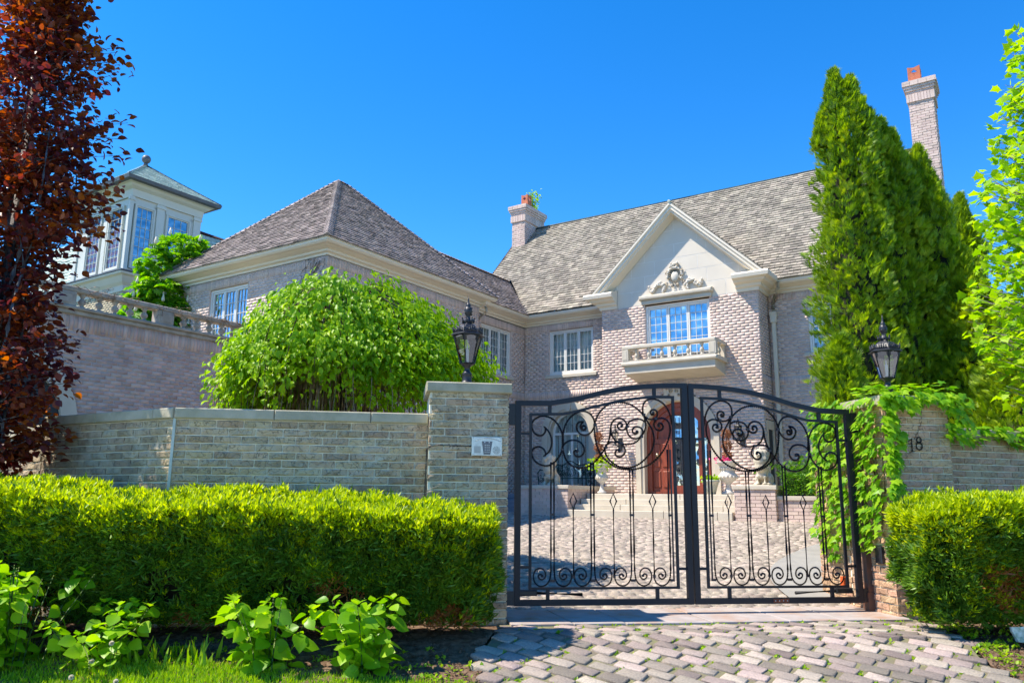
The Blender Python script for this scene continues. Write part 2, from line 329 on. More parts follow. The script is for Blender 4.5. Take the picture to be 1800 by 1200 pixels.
def ivy_t():
    out = [(0, .08), (.22, -.02), (.42, .05), (.36, .28), (.55, .55), (.25, .55), (.12, .75), (0, 1.05), (-.12, .75), (-.25, .55), (-.55, .55), (-.36, .28), (-.42, .05), (-.22, -.02)]
    V = [(0, .35, .03)] + [(a, b, -.12*abs(a)-.10*max(0, b-.4)) for a, b in out]; n = len(out)
    return V, [(0, 1+i, 1+(i+1) % n) for i in range(n)]
def sprig_t(n=6, L=.42, w=.05):
    V = []; Fc = []
    for i in range(n):
        y = .1+.75*i/n
        for sgn in (-1, 1):
            b = len(V); dy = .22
            V += [(0, y, 0), (0, y+w*2.3, 0), (sgn*L*(1-.35*i/n), y+dy, .10)]; Fc.append((b, b+1, b+2))
    b = len(V); V += [(-.03, 0, 0), (.03, 0, 0), (0, 1, .03)]; Fc.append((b, b+1, b+2)); return V, Fc
def tuft_t(n=6, w=.12):
    V = []; Fc = []
    for i in range(n):
        a = 2*PI*i/n + (i % 3)*.3; sp = .42+.55*(i % 2); b = len(V); dx, dz = math.cos(a)*sp, math.sin(a)*sp; px, pz = -math.sin(a)*w, math.cos(a)*w; l = 1-.15*(i % 3)
        V += [(dx*.1-px*.4, 0, dz*.1-pz*.4), (dx*.1+px*.4, 0, dz*.1+pz*.4), (dx*.6+px, .55*l, dz*.6+pz), (dx*.6-px, .55*l, dz*.6-pz), (dx*l, 1.*l, dz*l)]; Fc += [(b, b+1, b+2), (b, b+2, b+3), (b+3, b+2, b+4)]
    return V, Fc
def spray_t():
    V = []; Fc = []
    for a, l in ((-1.1, .42), (-.8, .6), (-.5, .78), (-.22, .92), (0, 1.), (.24, .9), (.52, .76), (.8, .62), (1.1, .42)):
        b = len(V); c, s_ = math.cos(a), math.sin(a); w_ = .05; o = .12
        V += [(s_*o-c*w_*.3, c*o*.5, 0), (s_*l*.6+c*w_, c*l*.6-s_*w_, .05), (s_*l, c*l, -.04), (s_*l*.6-c*w_, c*l*.6+s_*w_, .02)]; Fc += [(b, b+1, b+2), (b, b+2, b+3)]
    return V, Fc
def rdir(n): return nrm(R.normal(size=(n, 3)))
# ------------------------------------------------------------------ bricks
def cut(iv, a, b):
    out = []
    for p, q in iv:
        if b <= p or a >= q: out.append((p, q)); continue
        if a > p: out.append((p, a))
        if b < q: out.append((b, q))
    return out
def rows(z0, z1, Hh, L, joint, ivf, stagger=.5):
    r_ = 0; z = z0
    while z < z1-.02:
        zt = min(z+Hh-joint, z1); off = (r_ % 2)*L*stagger + R.uniform(-.01, .01)
        for a, b in ivf(z, zt):
            k = math.floor((a-off)/L); x = k*L+off
            while x < b:
                s_, e = max(x, a), min(x+L-joint, b)
                if e-s_ > .025: yield s_, e, z, zt
                x += L
        z += Hh; r_ += 1
def mortar(mb, fr, z0, z1, Hh, ivf, d=-.008):
    z = z0
    while z < z1-.001:
        zt = min(z+Hh, z1)
        for a, b in ivf(z, min(z+Hh-.011, z1)): mb.add([fr.p(a, z, d), fr.p(b, z, d), fr.p(b, zt, d), fr.p(a, zt, d)], [(0, 1, 2, 3)])
        z += Hh
def brick_mesh_wall(fr, z0, z1, ivf, parent, bm_=None, mm=None, L=.212, Hh=.0765, rough=.006, solds=(), name='wall'):
    bm_ = bm_ or M_HBRICK; mm = mm or M_HMORT
    m = MB(); mortar(m, fr, z0, z1, Hh, ivf, -.0005); wall = m.build(name, mm, parent)
    V = []; Fc = []
    def put(a, b, z, zt):
        i = len(V); d = R.uniform(.0, rough*.75, 4)+.0012
        V.extend([fr.p(a, z, -.01), fr.p(b, z, -.01), fr.p(b, zt, -.01), fr.p(a, zt, -.01), fr.p(a, z, d[0]), fr.p(b, z, d[1]), fr.p(b, zt, d[2]), fr.p(a, zt, d[3])])
        Fc.extend([(i+4, i+5, i+6, i+7), (i, i+1, i+5, i+4), (i+1, i+2, i+6, i+5), (i+2, i+3, i+7, i+6), (i+3, i, i+4, i+7)])
    def ivx(a, b):
        iv = ivf(a, b)
        return iv
    for a, b, z, zt in rows(z0, z1, Hh, L, .011, ivx):
        if any(s0-.01 < z < s1-.03 for s0, s1 in solds): continue
        put(a, b, z, zt)
    for s0, s1 in solds:
        for a, b in ivf(s0, s1):
            x = a
            while x < b-.02: put(x, min(x+.066, b), s0, s1-.01); x += .0765
    tri_obj('brick', V, Fc, bm_, wall, 'stuff'); return wall
BMC = {}
def brick_obj_mesh(l, h, dp, m, tagn):
    q = (round(l/.03), round(h, 3), tagn, random.randrange(4))
    if q in BMC: return BMC[q]
    nx = 4; L_ = max(.02, q[0]*.03); V = []; Fc = []
    for i in range(nx+1):
        x = L_*i/nx
        for z, e in ((0, 1), (h*.18, 0), (h*.82, 0), (h, 1)):
            d = dp*.35 if (e or i in (0, nx)) else dp+random.uniform(-.006, .007)
            V.append((x + (random.uniform(-.002, .002)), d + random.uniform(-.0015, .0015), z + (random.uniform(-.002, .002) if e else random.uniform(-.006, .006))))
    for i in range(nx):
        for j in range(3): a = i*4+j; Fc.append((a, a+4, a+5, a+1))
    b = len(V); V += [(0, -.03, 0), (L_, -.03, 0), (L_, -.03, h), (0, -.03, h)]; e = nx*4
    Fc += [(b, b+1, e, 0), (3, e+3, b+2, b+3), (b, 0, 1, 2, 3, b+3), (b+1, b+2, e+3, e+2, e+1, e)]
    me = bpy.data.meshes.new('brick'); me.from_pydata(V, [], Fc); me.materials.append(m); me.update(); BMC[q] = (me, L_); return BMC[q]
def brick_objs(fr, z0, z1, ivf, parent, m, L=.262, Hh=.0765, limit=300, skip=None):
    """every brick its own object (mesh data shared)"""
    n = 0; todo = list(rows(z0, z1, Hh, L, .0125, ivf)); todo.sort(key=lambda t: -t[2])
    for a, b, z, zt in todo:
        if n >= limit: break
        me, l0 = brick_obj_mesh(b-a, Hh-.0125, .009, m, m.name)
        o = bpy.data.objects.new('brick', me); COL.objects.link(o)
        X, Y, Zz = fr.A*((b-a)/l0), fr.N, fr.U; O = fr.p(a, z, 0)
        o.parent = parent
        if parent.type == 'EMPTY': o.matrix_parent_inverse = Matrix.Translation(-Vector(parent['base']))
        o.matrix_basis = Matrix(((X[0], Y[0], Zz[0], O[0]), (X[1], Y[1], Zz[1], O[1]), (X[2], Y[2], Zz[2], O[2]), (0, 0, 0, 1))); n += 1
    return n
def full(a, b): return lambda z0, z1: [(a, b)]
GZ = -.07
# ================================================================== GROUND
m = MB(); s_ = 400
def gz(Y): return GZ - .18*max(0., min(7.5-Y, 3.3))
V = [(x, y, gz(y)-.05 if y < 7.5 else -.13) for y in (-s_, 4.2, 7.5, s_) for x in (-s_, s_)]
m.add(V, [(0, 1, 3, 2), (2, 3, 5, 4), (4, 5, 7, 6)]); m.build('ground', M_LAWN, kind='structure')
zst = gz(0)  # unseen street behind the camera, added pale to bounce light onto the fronts
m = MB(); m.add([(-60, 1.2, zst+.004), (60, 1.2, zst+.004), (60, 4.15, zst+.004), (-60, 4.15, zst+.004)], [(0, 1, 2, 3)]); m.build('bounce_pavement', mat('bounce_pavement', (.55, .52, .46), (.48, .45, .40), 2, .9), kind='structure')
m = MB(); m.box(Fr((0, 1.2, 0), (1, 0, 0), (0, -1, 0)), -60, 60, zst-.13, zst+.01, 0, .15); m.build('kerb', mat('kerb', (.5, .48, .44)), kind='structure')
m = MB(); m.add([(-60, -9, zst-.02), (60, -9, zst-.02), (60, 1.04, zst-.02), (-60, 1.04, zst-.02)], [(0, 1, 2, 3)]); m.build('bounce_road', mat('bounce_road', (.33, .32, .30), (.27, .26, .25), 3, .9), kind='structure')
def zy(X, Y):
    P = A3(X, Y, 0); a = max(0, (P-g0) @ vG - .3); b = max(0, -3-((P-K0) @ vH)); t = a/(a+b+1e-6)
    return -.055 + .815*t
# courtyard sheet
def gridsheet(name, fx, us, vs, m_, kind='structure'):
    V = [fx(a, b) for b in vs for a in us]; n = len(us)
    Fc = [(j*n+i, j*n+i+1, (j+1)*n+i+1, (j+1)*n+i) for j in range(len(vs)-1) for i in range(n-1)]
    return tri_obj(name, V, Fc, m_, None, kind)
def yardp(a, t, dz=0):
    """a = metres along the gate line, t = 0 at the gate .. 1 at the facade"""
    P0 = G(a, .3); d = vG; k = -(((P0-K0) @ vH)) / (d @ vH); P = P0 + d*k*t; P[2] = zy(P[0], P[1])+dz; return P
yard = gridsheet('courtyard', lambda a, t: yardp(a+t*(9*a/4.5 if a > 0 else 6*a/3.3), t), np.linspace(-3.3, 4.5, 30), np.linspace(0, 1.02, 30), mat('courtyard sand', (.34, .29, .23), (.26, .23, .18), 9, .95))
# courtyard setts: rows across, seen at a low angle
V = []; Fc = []
ln, wd = .175, .092
for j in range(205):
    Yd = .33 + j*(wd+.016)
    aL = -1.2 - .10*Yd; aR = 4.3+.55*Yd
    x = aL + (j % 2)*ln*.5
    while x < aR:
        l_ = ln*R.uniform(.8, 1.1); P0 = G(x, Yd); P1 = G(x+l_-.016, Yd+wd)
        c = (P0+P1)/2; dist = -3-((c-K0) @ vH)
        if dist > -.1:
            z = zy(c[0], c[1]); i = len(V); hh = .016+R.uniform(-.007, .009); b = .022; tl = R.uniform(-.012, .012, 2)
            for q, (du, dv, dz) in enumerate([(0, 0, -.02), (1, 0, -.02), (1, 1, -.02), (0, 1, -.02), (b/l_, b/wd, 1), (1-b/l_, b/wd, 1), (1-b/l_, 1-b/wd, 1), (b/l_, 1-b/wd, 1)]):
                p = G(x+(l_-.016)*du+R.uniform(-.006, .006), Yd+wd*dv+R.uniform(-.006, .006)); zz = zy(p[0], p[1])
                V.append((p[0], p[1], zz + (hh+tl[0]*(du-.5)+tl[1]*(dv-.5) if dz == 1 else -.02)))
            Fc += [(i+4, i+5, i+6, i+7), (i, i+1, i+5, i+4), (i+1, i+2, i+6, i+5), (i+2, i+3, i+7, i+6), (i+3, i, i+4, i+7)]
        x += l_
tri_obj('cobblestone', V, Fc, M_COBY, yard, 'stuff')
# concrete walk curving in from the right pillar
def yhit(x, y):
    z = 0
    for _ in range(30):
        P = hit(x, y, (0, 0, z), Z); z = .5*z+.5*zy(P[0], P[1])
    return P
edge = [yhit(*p) for p in ((1392, 1058), (1362, 1032), (1352, 1010), (1366, 990), (1400, 972), (1440, 958), (1480, 949))]
edge = catmull(edge, 4); m = MB(); V = []
for e in edge:
    for k in range(5):
        q = e + (A3(5.6+.25*(e[1]-8.5), e[1], 0)*A3(1, 1, 0)-e*A3(1, 1, 0))*k/4; V.append(A3(q[0], q[1], zy(q[0], q[1])+.034))
n_ = len(edge); m.add(V, [(i*5+k, i*5+k+1, (i+1)*5+k+1, (i+1)*5+k) for i in range(n_-1) for k in range(4)])
m.build('walkway', M_CONC, kind='structure')
# threshold slabs under the gate
th = MB(); th.box(Fr(G(0, 0), uG, -vG), -.12, 4.08, GZ-.05, GZ+.01, -.42, .60); th = th.build('threshold', M_SAND, kind='structure')
fs = Fr(G(0, 0, GZ), uG, -vG)
js = [(-.12, -.12), (.50, .40), (1.02, .93), (1.90, 1.86), (2.72, 2.70), (3.3, 3.35), (4.08, 4.08)]   # joints at the front / back edge
for i in range(6):
    (f0, b0), (f1, b1) = js[i], js[i+1]; g_ = .006 if i != 2 else .012
    m = MB(); zt = .035+R.uniform(-.003, .003)
    P = [(f0+g_, .615), (f1-g_, .615), (b1-g_, -.44), (b0+g_, -.44)]
    m.add([G(a, -d, GZ-.03) for a, d in P] + [G(a, -d, GZ+zt-.006) for a, d in P] + [G(a+(.006 if k in (0, 3) else -.006), -(d-(.006 if k < 2 else -.006)), GZ+zt) for k, (a, d) in enumerate(P)],
          [(0, 1, 5, 4), (1, 2, 6, 5), (2, 3, 7, 6), (3, 0, 4, 7), (4, 5, 9, 8), (5, 6, 10, 9), (6, 7, 11, 10), (7, 4, 8, 11), (8, 9, 10, 11)])
    m.build('slab', M_SLAB, th)
# driveway of granite setts in front of the gate
eL = lambda Y: -.10 - .08*(8-Y) + .035*math.sin(Y*5.1)
eR = lambda Y: 3.94 + .16*(Y-6.47) + .04*math.sin(Y*4.3)
V = []; Y_ = np.linspace(2.0, 8.6, 40)
V = [(eL(y)+(eR(y)-eL(y))*k/10, y, gz(y)+.011) for y in Y_ for k in range(11)]
drive = tri_obj('driveway', V, [(j*11+i, j*11+i+1, (j+1)*11+i+1, (j+1)*11+i) for j in range(39) for i in range(10)], M_SAND, None, 'structure')
CM = []
def sett_mesh(l, w_, hgt):
    V = []; k = 10
    def ring(sc_, z, jit):
        for i in range(k):
            t = (.28, .95, PI/2, PI-.95, PI-.28, PI+.28, PI+.95, 1.5*PI, 2*PI-.95, 2*PI-.28)[i]; c, s1 = math.cos(t), math.sin(t); q = .13
            x = math.copysign(abs(c)**q, c)*l/2*sc_; y = math.copysign(abs(s1)**q, s1)*w_/2*sc_
            V.append((x+random.uniform(-jit, jit), y+random.uniform(-jit, jit), z+random.uniform(-jit, jit)*.6))
    ring(1.0, -.03, .003); ring(1.0, hgt*.55, .007); ring(.975, hgt*.88, .006); ring(.90, hgt, .004); V.append((0, 0, hgt*1.02))
    Fc = [(r_*k+i, r_*k+(i+1) % k, (r_+1)*k+(i+1) % k, (r_+1)*k+i) for r_ in range(3) for i in range(k)] + [(3*k+i, 3*k+(i+1) % k, 4*k) for i in range(k)]
    me = bpy.data.meshes.new('cobblestone'); me.from_pydata(V, [], Fc); me.materials.append(M_COB); me.polygons.foreach_set('use_smooth', [True]*len(Fc)); me.update(); return me
CM = [sett_mesh(.236+random.uniform(-.035, .014), .134+random.uniform(-.018, .009), .026) for _ in range(14)]
dA = nrm(A3(.79, -.61, 0)); dB = nrm(A3(.61, .79, 0)); cells = []
for j in range(-80, 80):
    for i in range(-50, 50):
        c = A3(1.6, 6.3, 0) + dA*(i+.5*(j % 2)+.16*math.sin(j*1.7))*.256 + dB*j*.149
        y = c[1]
        if not (4.2 < y < 8.45): continue
        front = (c-G(0, 0)) @ vG
        if front > -.69 or c[0] < eL(y)-.02 or c[0] > eR(y)+.02: continue
        cells.append(c)
cells.sort(key=lambda c: c[1])
vis = [c for c in cells if c[1] > 6.15]; rest = [c for c in cells if c[1] <= 6.15]
vis = sorted(vis, key=lambda c: c[1]); obj_c, rest2 = vis[:300], vis[300:]
for c in obj_c:
    o = bpy.data.objects.new('cobblestone', CM[random.randrange(14)]); COL.objects.link(o); o.parent = drive
    an = math.atan2(dA[1], dA[0]) + random.uniform(-.09, .09)
    sl_ = math.atan(.18) if c[1] < 7.5 else 0.
    o.location = (c[0]+random.uniform(-.006, .006), c[1]+random.uniform(-.006, .006), gz(c[1])+random.uniform(-.006, .006))
    o.rotation_euler = (Matrix.Rotation(sl_, 3, 'X') @ Matrix.Rotation(an, 3, 'Z') @ Matrix.Rotation(random.uniform(-.04, .04), 3, 'X')).to_euler(); o.scale = (random.uniform(.92, 1.04), random.uniform(.92, 1.04), 1)
def joined_setts(cs, name):
    V = []; Fc = []
    for c in cs:
        me = CM[random.randrange(14)]; b = len(V); an = math.atan2(dA[1], dA[0])+random.uniform(-.06, .06); ca, sa = math.cos(an), math.sin(an); dz = random.uniform(-.006, .006)
        for q in me.vertices: y_q = c[1]+q.co.x*sa+q.co.y*ca; V.append((c[0]+q.co.x*ca-q.co.y*sa, y_q, gz(y_q)+q.co.z+dz))
        for p in me.polygons:
            f = [b+i for i in p.vertices]; Fc.append(f if len(f) == 4 else f+[f[0]])
    mb = MB(); mb.add(V, [tuple(dict.fromkeys(f)) for f in Fc], True); mb.build(name, M_COB, drive, 'stuff')
joined_setts(rest+rest2, 'cobblestone')
# soil beds
def bed(name, X0, X1, Y0, Y1, clip=None, n=60):
    xs = np.linspace(X0, X1, n*2); ys = np.linspace(Y0, Y1, n)
    def f(x, y):
        xx = x
        if clip: xx = clip(x, y)
        return (xx, y, gz(y)-.012+.028*R.rand()+.02*math.sin(x*3)*math.sin(y*4))
    return gridsheet(name, f, xs, ys, M_SOIL)
bed('soil_bed', -9, -.05, 6.0, 8.4, lambda x, y: min(x, eL(y)-.03))
bed('soil_bed', 3.8, 8.5, 5.6, 9.2, lambda x, y: max(x, eR(y)+.04))
# clods and mulch
n = 5200; pos = np.c_[R.uniform(-5.0, -.2, n), R.uniform(6.3, 7.7, n), np.zeros(n)]; p2 = np.c_[R.uniform(3.9, 5.4, n//2), R.uniform(6.2, 8.0, n//2), np.zeros(n//2)]
p2 = p2[[x > eR(y)+.05 for x, y in p2[:, :2]]]
clod = ([(-.5, -.4, 0), (.5, -.3, 0), (.1, .6, 0), (0, 0, .55)], [(0, 1, 3), (1, 2, 3), (2, 0, 3), (0, 2, 1)])
pp = np.r_[pos, p2]; pp[:, 2] = [gz(y)+.008 for y in pp[:, 1]]; tag(scatter('soil_clods', clod, pp, rdir(len(pp))*A3(1, 1, .2), rdir(len(pp))*.5+Z, R.uniform(.006, .028, len(pp)), M_SOIL), 'loose brown soil clods and mulch between the hedge and the lawn', 'soil', kind='stuff')
# grass
def grass(name, n, fx, hmin, hmax, label):
    P = []
    while len(P) < n:
        x, y = R.uniform(-5.8, -.2), R.uniform(5.6, 7.3)
        if fx(x, y): P.append((x, y, gz(y)-.01))
    P = np.array(P); T = ([(-.085, 0, 0), (.085, 0, 0), (.07, .5, .03), (-.07, .5, .03), (0, 1, .16)], [(0, 1, 2), (0, 2, 3), (3, 2, 4)])
    return tag(scatter(name, T, P, rdir(n)*.45+Z, rdir(n)*A3(1, 1, .1), R.uniform(hmin, hmax, n), L_GRASS), label, 'grass', kind='stuff')
def ghit(px, py):
    z = GZ
    for _ in range(40): P = hit(px, py, (0, 0, z), Z); z = .5*z+.5*gz(P[1])
    return P
_g = [ghit(*p) for p in ((-150, 1146), (50, 1152), (250, 1160), (400, 1170), (520, 1182), (650, 1194), (860, 1206))]
gl = lambda x: float(np.interp(x, [q[0] for q in _g], [q[1] for q in _g])) + .03*math.sin(x*5)
grass('grass', 46000, lambda x, y: y < gl(x)+R.uniform(-.09, .04) and x < eL(y)-.04, .035, .075, 'bright green mown lawn edge in front of the soil bed')
grass('long_grass', 260, lambda x, y: x < -2.4 and gl(x)-.1 < y < gl(x)+.15, .10, .22, 'tall loose grass blades at the edge of the soil bed on the left')
# weeds in the joints of the setts and along the bed edge
n = 900; cc = [c for c in cells if c[1] > 6.1]; P = []
for _ in range(230):
    c = cc[R.randint(len(cc))]; q = c + dA*.126 + dB*R.uniform(-.06, .06)
    for _ in range(R.randint(3, 11)): P.append(q + A3(R.normal()*.016, R.normal()*.016, 0))
for _ in range(70):
    x = R.uniform(-.1, 4); q = G(x, -.64)
    for _ in range(R.randint(3, 9)): P.append(q+A3(R.normal()*.03, R.normal()*.012, 0))
P = np.array(P); P[:, 2] = [gz(y)+.004 for y in P[:, 1]]
tag(scatter('weeds', leaf_s(.3), P, rdir(len(P))+Z*.7, rdir(len(P))*.5+Z, R.uniform(.018, .045, len(P)), L_GRASS), 'small green weeds sprouting from the joints between the cobbles', 'weeds', kind='stuff')
P = []
for _ in range(230):
    s1 = R.rand() < .5
    if s1: y = R.uniform(6.3, 8.2); x = eR(y)+abs(R.normal())*.35+.05
    else: x = R.uniform(-3.9, -.3); y = gl(x)+abs(R.normal())*.3
    for _ in range(R.randint(4, 12)): P.append((x+R.normal()*.03, y+R.normal()*.03, gz(y)+.015))
P = np.array(P); tag(scatter('seedlings', leaf_s(.4), P, rdir(len(P))+Z*.5, rdir(len(P))*.4+Z, R.uniform(.02, .045, len(P)), L_GRASS), 'low seedlings and clover scattered over the bare soil', 'weeds', kind='stuff')
# ================================================================== OUTER WALLS AND PILLARS
def pillar(name, label, u0_, u1_, bm_, lim):
    t = thing(name, label, 'pillar', G((u0_+u1_)/2, -.05, GZ), 'brick gate pillars')
    f = Fr(G(0, -.45), uG, -vG); core = MB(); core.box(f, u0_+.009, u1_-.009, GZ-.1, 2.2, -.81, -.012)
    for fr, a, b in ((f, u0_, u1_), (Fr(G(u0_, 0), vG, -uG), -.45, .36), (Fr(G(u1_, 0), vG, uG), -.45, .36)): mortar(core, fr, GZ-.02, 2.2, .0765, full(a+.006, b-.006), -.007)
    core.build('mortar', M_MORT, t)
    n = brick_objs(f, GZ, 2.195, full(u0_, u1_), t, bm_, limit=130)
    if u0_ > 2: brick_objs(Fr(G(u0_, .36), -vG, -uG), GZ, 2.195, full(0, .81), t, bm_, limit=130)
    else: brick_objs(Fr(G(u1_, -.45), vG, uG), GZ, 2.195, full(0, .81), t, bm_, limit=130)
    cp = MB(); e = .035; cp.bbox(Fr(G(0, -.45), uG, -vG), u0_-e, u1_+e, 2.2, 2.305, -.81-e, e, .012); cp.build('coping', M_COPE, t); return t
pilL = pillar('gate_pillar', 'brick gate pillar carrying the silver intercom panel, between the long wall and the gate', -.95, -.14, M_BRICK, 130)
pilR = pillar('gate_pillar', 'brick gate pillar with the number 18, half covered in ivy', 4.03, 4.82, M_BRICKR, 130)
def wallseg(name, label, P, Q, ztop, bm_, thick=.28, grp='brick boundary walls', lim=300, cope=True, ends=()):
    P, Q = A3(*P), A3(*Q); d = nrm(Q-P); Nn = A3(d[1], -d[0], 0); L = np.linalg.norm(Q-P)
    t = thing(name, label, 'wall', (P+Q)/2*A3(1, 1, 0)+Z*GZ, grp); f = Fr(P*A3(1, 1, 0), d, Nn)
    c = MB(); c.box(f, .006, L-.006, GZ-.1, ztop, -thick, -.012); mortar(c, f, GZ, ztop, .0765, full(0, L), -.007); c.build('mortar', M_MORT, t)
    brick_objs(f, ztop-math.ceil((ztop-GZ)/.0765)*.0765, ztop-.006, full(0, L), t, bm_, limit=lim)
    if cope:
        x = 0; k = 0
        while x < L-.05:
            l = min(.95, L-x); cp = MB(); cp.bbox(f, x-(.0 if x else .0), x+l-.006, ztop+.001, ztop+.105, -thick-.04, .04, .01); cp.build('coping', M_COPE, t); x += l
    return t, f, L
cL = G(-3.43, -.30); az2 = math.radians(-30); d2 = A3(math.cos(az2), math.sin(az2), 0)
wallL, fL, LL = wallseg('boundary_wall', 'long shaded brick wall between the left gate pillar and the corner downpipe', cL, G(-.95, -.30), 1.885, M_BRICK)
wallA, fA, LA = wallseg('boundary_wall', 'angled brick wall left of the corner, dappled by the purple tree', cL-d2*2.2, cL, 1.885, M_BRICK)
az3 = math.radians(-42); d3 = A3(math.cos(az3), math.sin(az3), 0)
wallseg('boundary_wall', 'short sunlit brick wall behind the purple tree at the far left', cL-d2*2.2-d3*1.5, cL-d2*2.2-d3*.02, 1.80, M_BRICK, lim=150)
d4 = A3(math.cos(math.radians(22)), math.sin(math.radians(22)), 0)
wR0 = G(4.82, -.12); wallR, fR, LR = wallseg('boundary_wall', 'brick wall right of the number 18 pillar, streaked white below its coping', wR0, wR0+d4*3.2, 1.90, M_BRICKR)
# inner wall running back from the right pillar
wallS, fS, LS = wallseg('driveway_wall', 'low brick wall running back from the ivy covered pillar beside the walk', G(4.03, 1.05), G(4.03, .38), 1.75, M_BRICKR, grp='brick boundary walls', lim=260)
# corner strip (pale caulked joint)
m = MB(); m.box(Fr(cL, uG, -vG), -.012, .014, GZ, 1.885, -.01, .016); m.build('corner_joint', mat('pale joint', (.5, .54, .47)), wallL)
# intercom panel with cable
IC = thing('intercom', 'silver intercom panel with keypad and round speaker on the left pillar', 'intercom', G(-.37, -.46, 1.65))
fi = Fr(G(0, -.45), uG, -vG)
def gi(x, y): P = hit(x, y, G(0, -.46), vG); return ((P-g0) @ uG, P[2])
(ia, iz1), (ib, iz0) = gi(829, 767), gi(882, 802)
m = MB(); m.bbox(fi, ia, ib, iz0, iz1, .012, .045, .006); m.build('panel', M_STEEL, IC)
def ip(x, y): return ia+(ib-ia)*(x-362)/178, iz1-(iz1-iz0)*(y-895)/112   # from the enlarged view
m = MB(); pts = [ip(380+ t*150, 922-18*math.sin(PI*t)) for t in np.linspace(0, 1, 12)]; m.ftube(fi, pts, .004, 6, .047); m.build('light_hood', M_STEEL, IC)
m = MB(); m.prism(fi, [ip(432, 998), ip(470, 998), ip(482, 922), ip(420, 922)], .045, .049); kp = m.build('keypad', M_PLAST, IC)
for r_ in range(4):
    for c in range(3):
        a, z = ip(440+c*11, 945+r_*13); m = MB(); m.bbox(fi, a-.0045, a+.0045, z-.005, z+.005, .049, .053, .001); m.build('key', M_STEEL, kp)
m = MB()
for a, z in (ip(437, 928), ip(463, 928)): m.add([fi.p(a+.006*math.cos(t), z+.006*math.sin(t), .0505) for t in np.linspace(0, 2*PI, 9)[:-1]], [tuple(range(8))])
tag(m.build('lamp_dot', M_WHITE, IC), kind='stuff')
m = MB(); m.prism(fi, [ip(376, 990), ip(414, 990), ip(414, 950), ip(376, 950)], .045, .0465); m.build('label_plate', mat('label plate', (.45, .44, .38), rough=.5), IC)
a, z = ip(506, 972); m = MB(); m.prism(fi, [(a+.043*math.cos(t), z+.043*math.sin(t)) for t in np.linspace(0, 2*PI, 20)[:-1]], .045, .047)
sp = m.build('speaker', M_STEEL, IC); m = MB()
for k, n_ in ((0, 1), (.012, 6), (.024, 11), (.035, 15)):
    for i in range(n_): t = 2*PI*i/n_; m.add([fi.p(a+k*math.cos(t)+.0042*math.cos(q), z+k*math.sin(t)+.0042*math.sin(q), .0478) for q in (0, 1.05, 2.1, 3.14, 4.19, 5.24)], [(0, 1, 2, 3, 4, 5)])
tag(m.build('speaker_hole', mat('hole black', (.01, .01, .01)), sp), kind='stuff')
m = MB()
for a, z in (ip(370, 905), ip(530, 905), ip(370, 998), ip(530, 998)): m.ball(fi.p(a, z, .045), .004, 6, 4)
tag(m.build('screw', M_PLAST, IC), kind='stuff')
m = MB(); pts = [gi(829, 784), gi(800, 783), gi(770, 782), gi(757, 784)]; m.ftube(fi, pts, .006, 6, .012)
P = [fi.p(*pts[-1], .012), G(-.965, -.46, pts[-1][1]-.03), G(-.968, -.43, 1.3), G(-.966, -.43, .6), G(-.966, -.43, GZ)]; m.tube(P, .007, 6)
tag(m.build('cable', mat('cable black', (.02, .02, .025), rough=.5)), 'thin black cable running down the pillar edge to the intercom', 'cable')
# house number 18
NB = thing('house_number', 'black metal number 18 fixed to the right pillar', 'house number', G(4.35, -.46, 1.72)); fn = Fr(G(0, -.45), uG, -vG)
def g45(x, y): P = hit(x, y, G(0, -.47), vG); return ((P-g0) @ uG, P[2])
m = MB(); m.ftube(fn, [g45(1597.5, 775), g45(1602, 770.5), g45(1603, 783), g45(1603.5, 793)], [.006, .010, .011, .010], 6, .02); m.ftube(fn, [g45(1598.5, 795), g45(1608, 793)], .006, 6, .02); m.build('digit_one', M_BLACK, NB)
m = MB(); c1, z1 = g45(1615.2, 773); c2, z2 = g45(1616, 784)
for c, z, rx, rz in ((c1, z1, .028, .030), (c2, z2, .036, .040)): m.tube([fn.p(c+rx*math.cos(t), z+rz*math.sin(t), .02) for t in np.linspace(0, 2*PI, 17)[:-1]], .0095, 6, closed=True)
m.build('digit_eight', M_BLACK, NB)
# small things on the pillars
m = MB(); a, z = ((hit(1549, 975, G(4.02, 0), uG)-g0) @ vG, hit(1549, 975, G(4.02, 0), uG)[2]); m.bbox(Fr(G(4.03, 0), vG, -uG), a-.06, a+.06, z-.09, z+.09, 0, .05); m.build('sensor', M_BLACK, pilR)
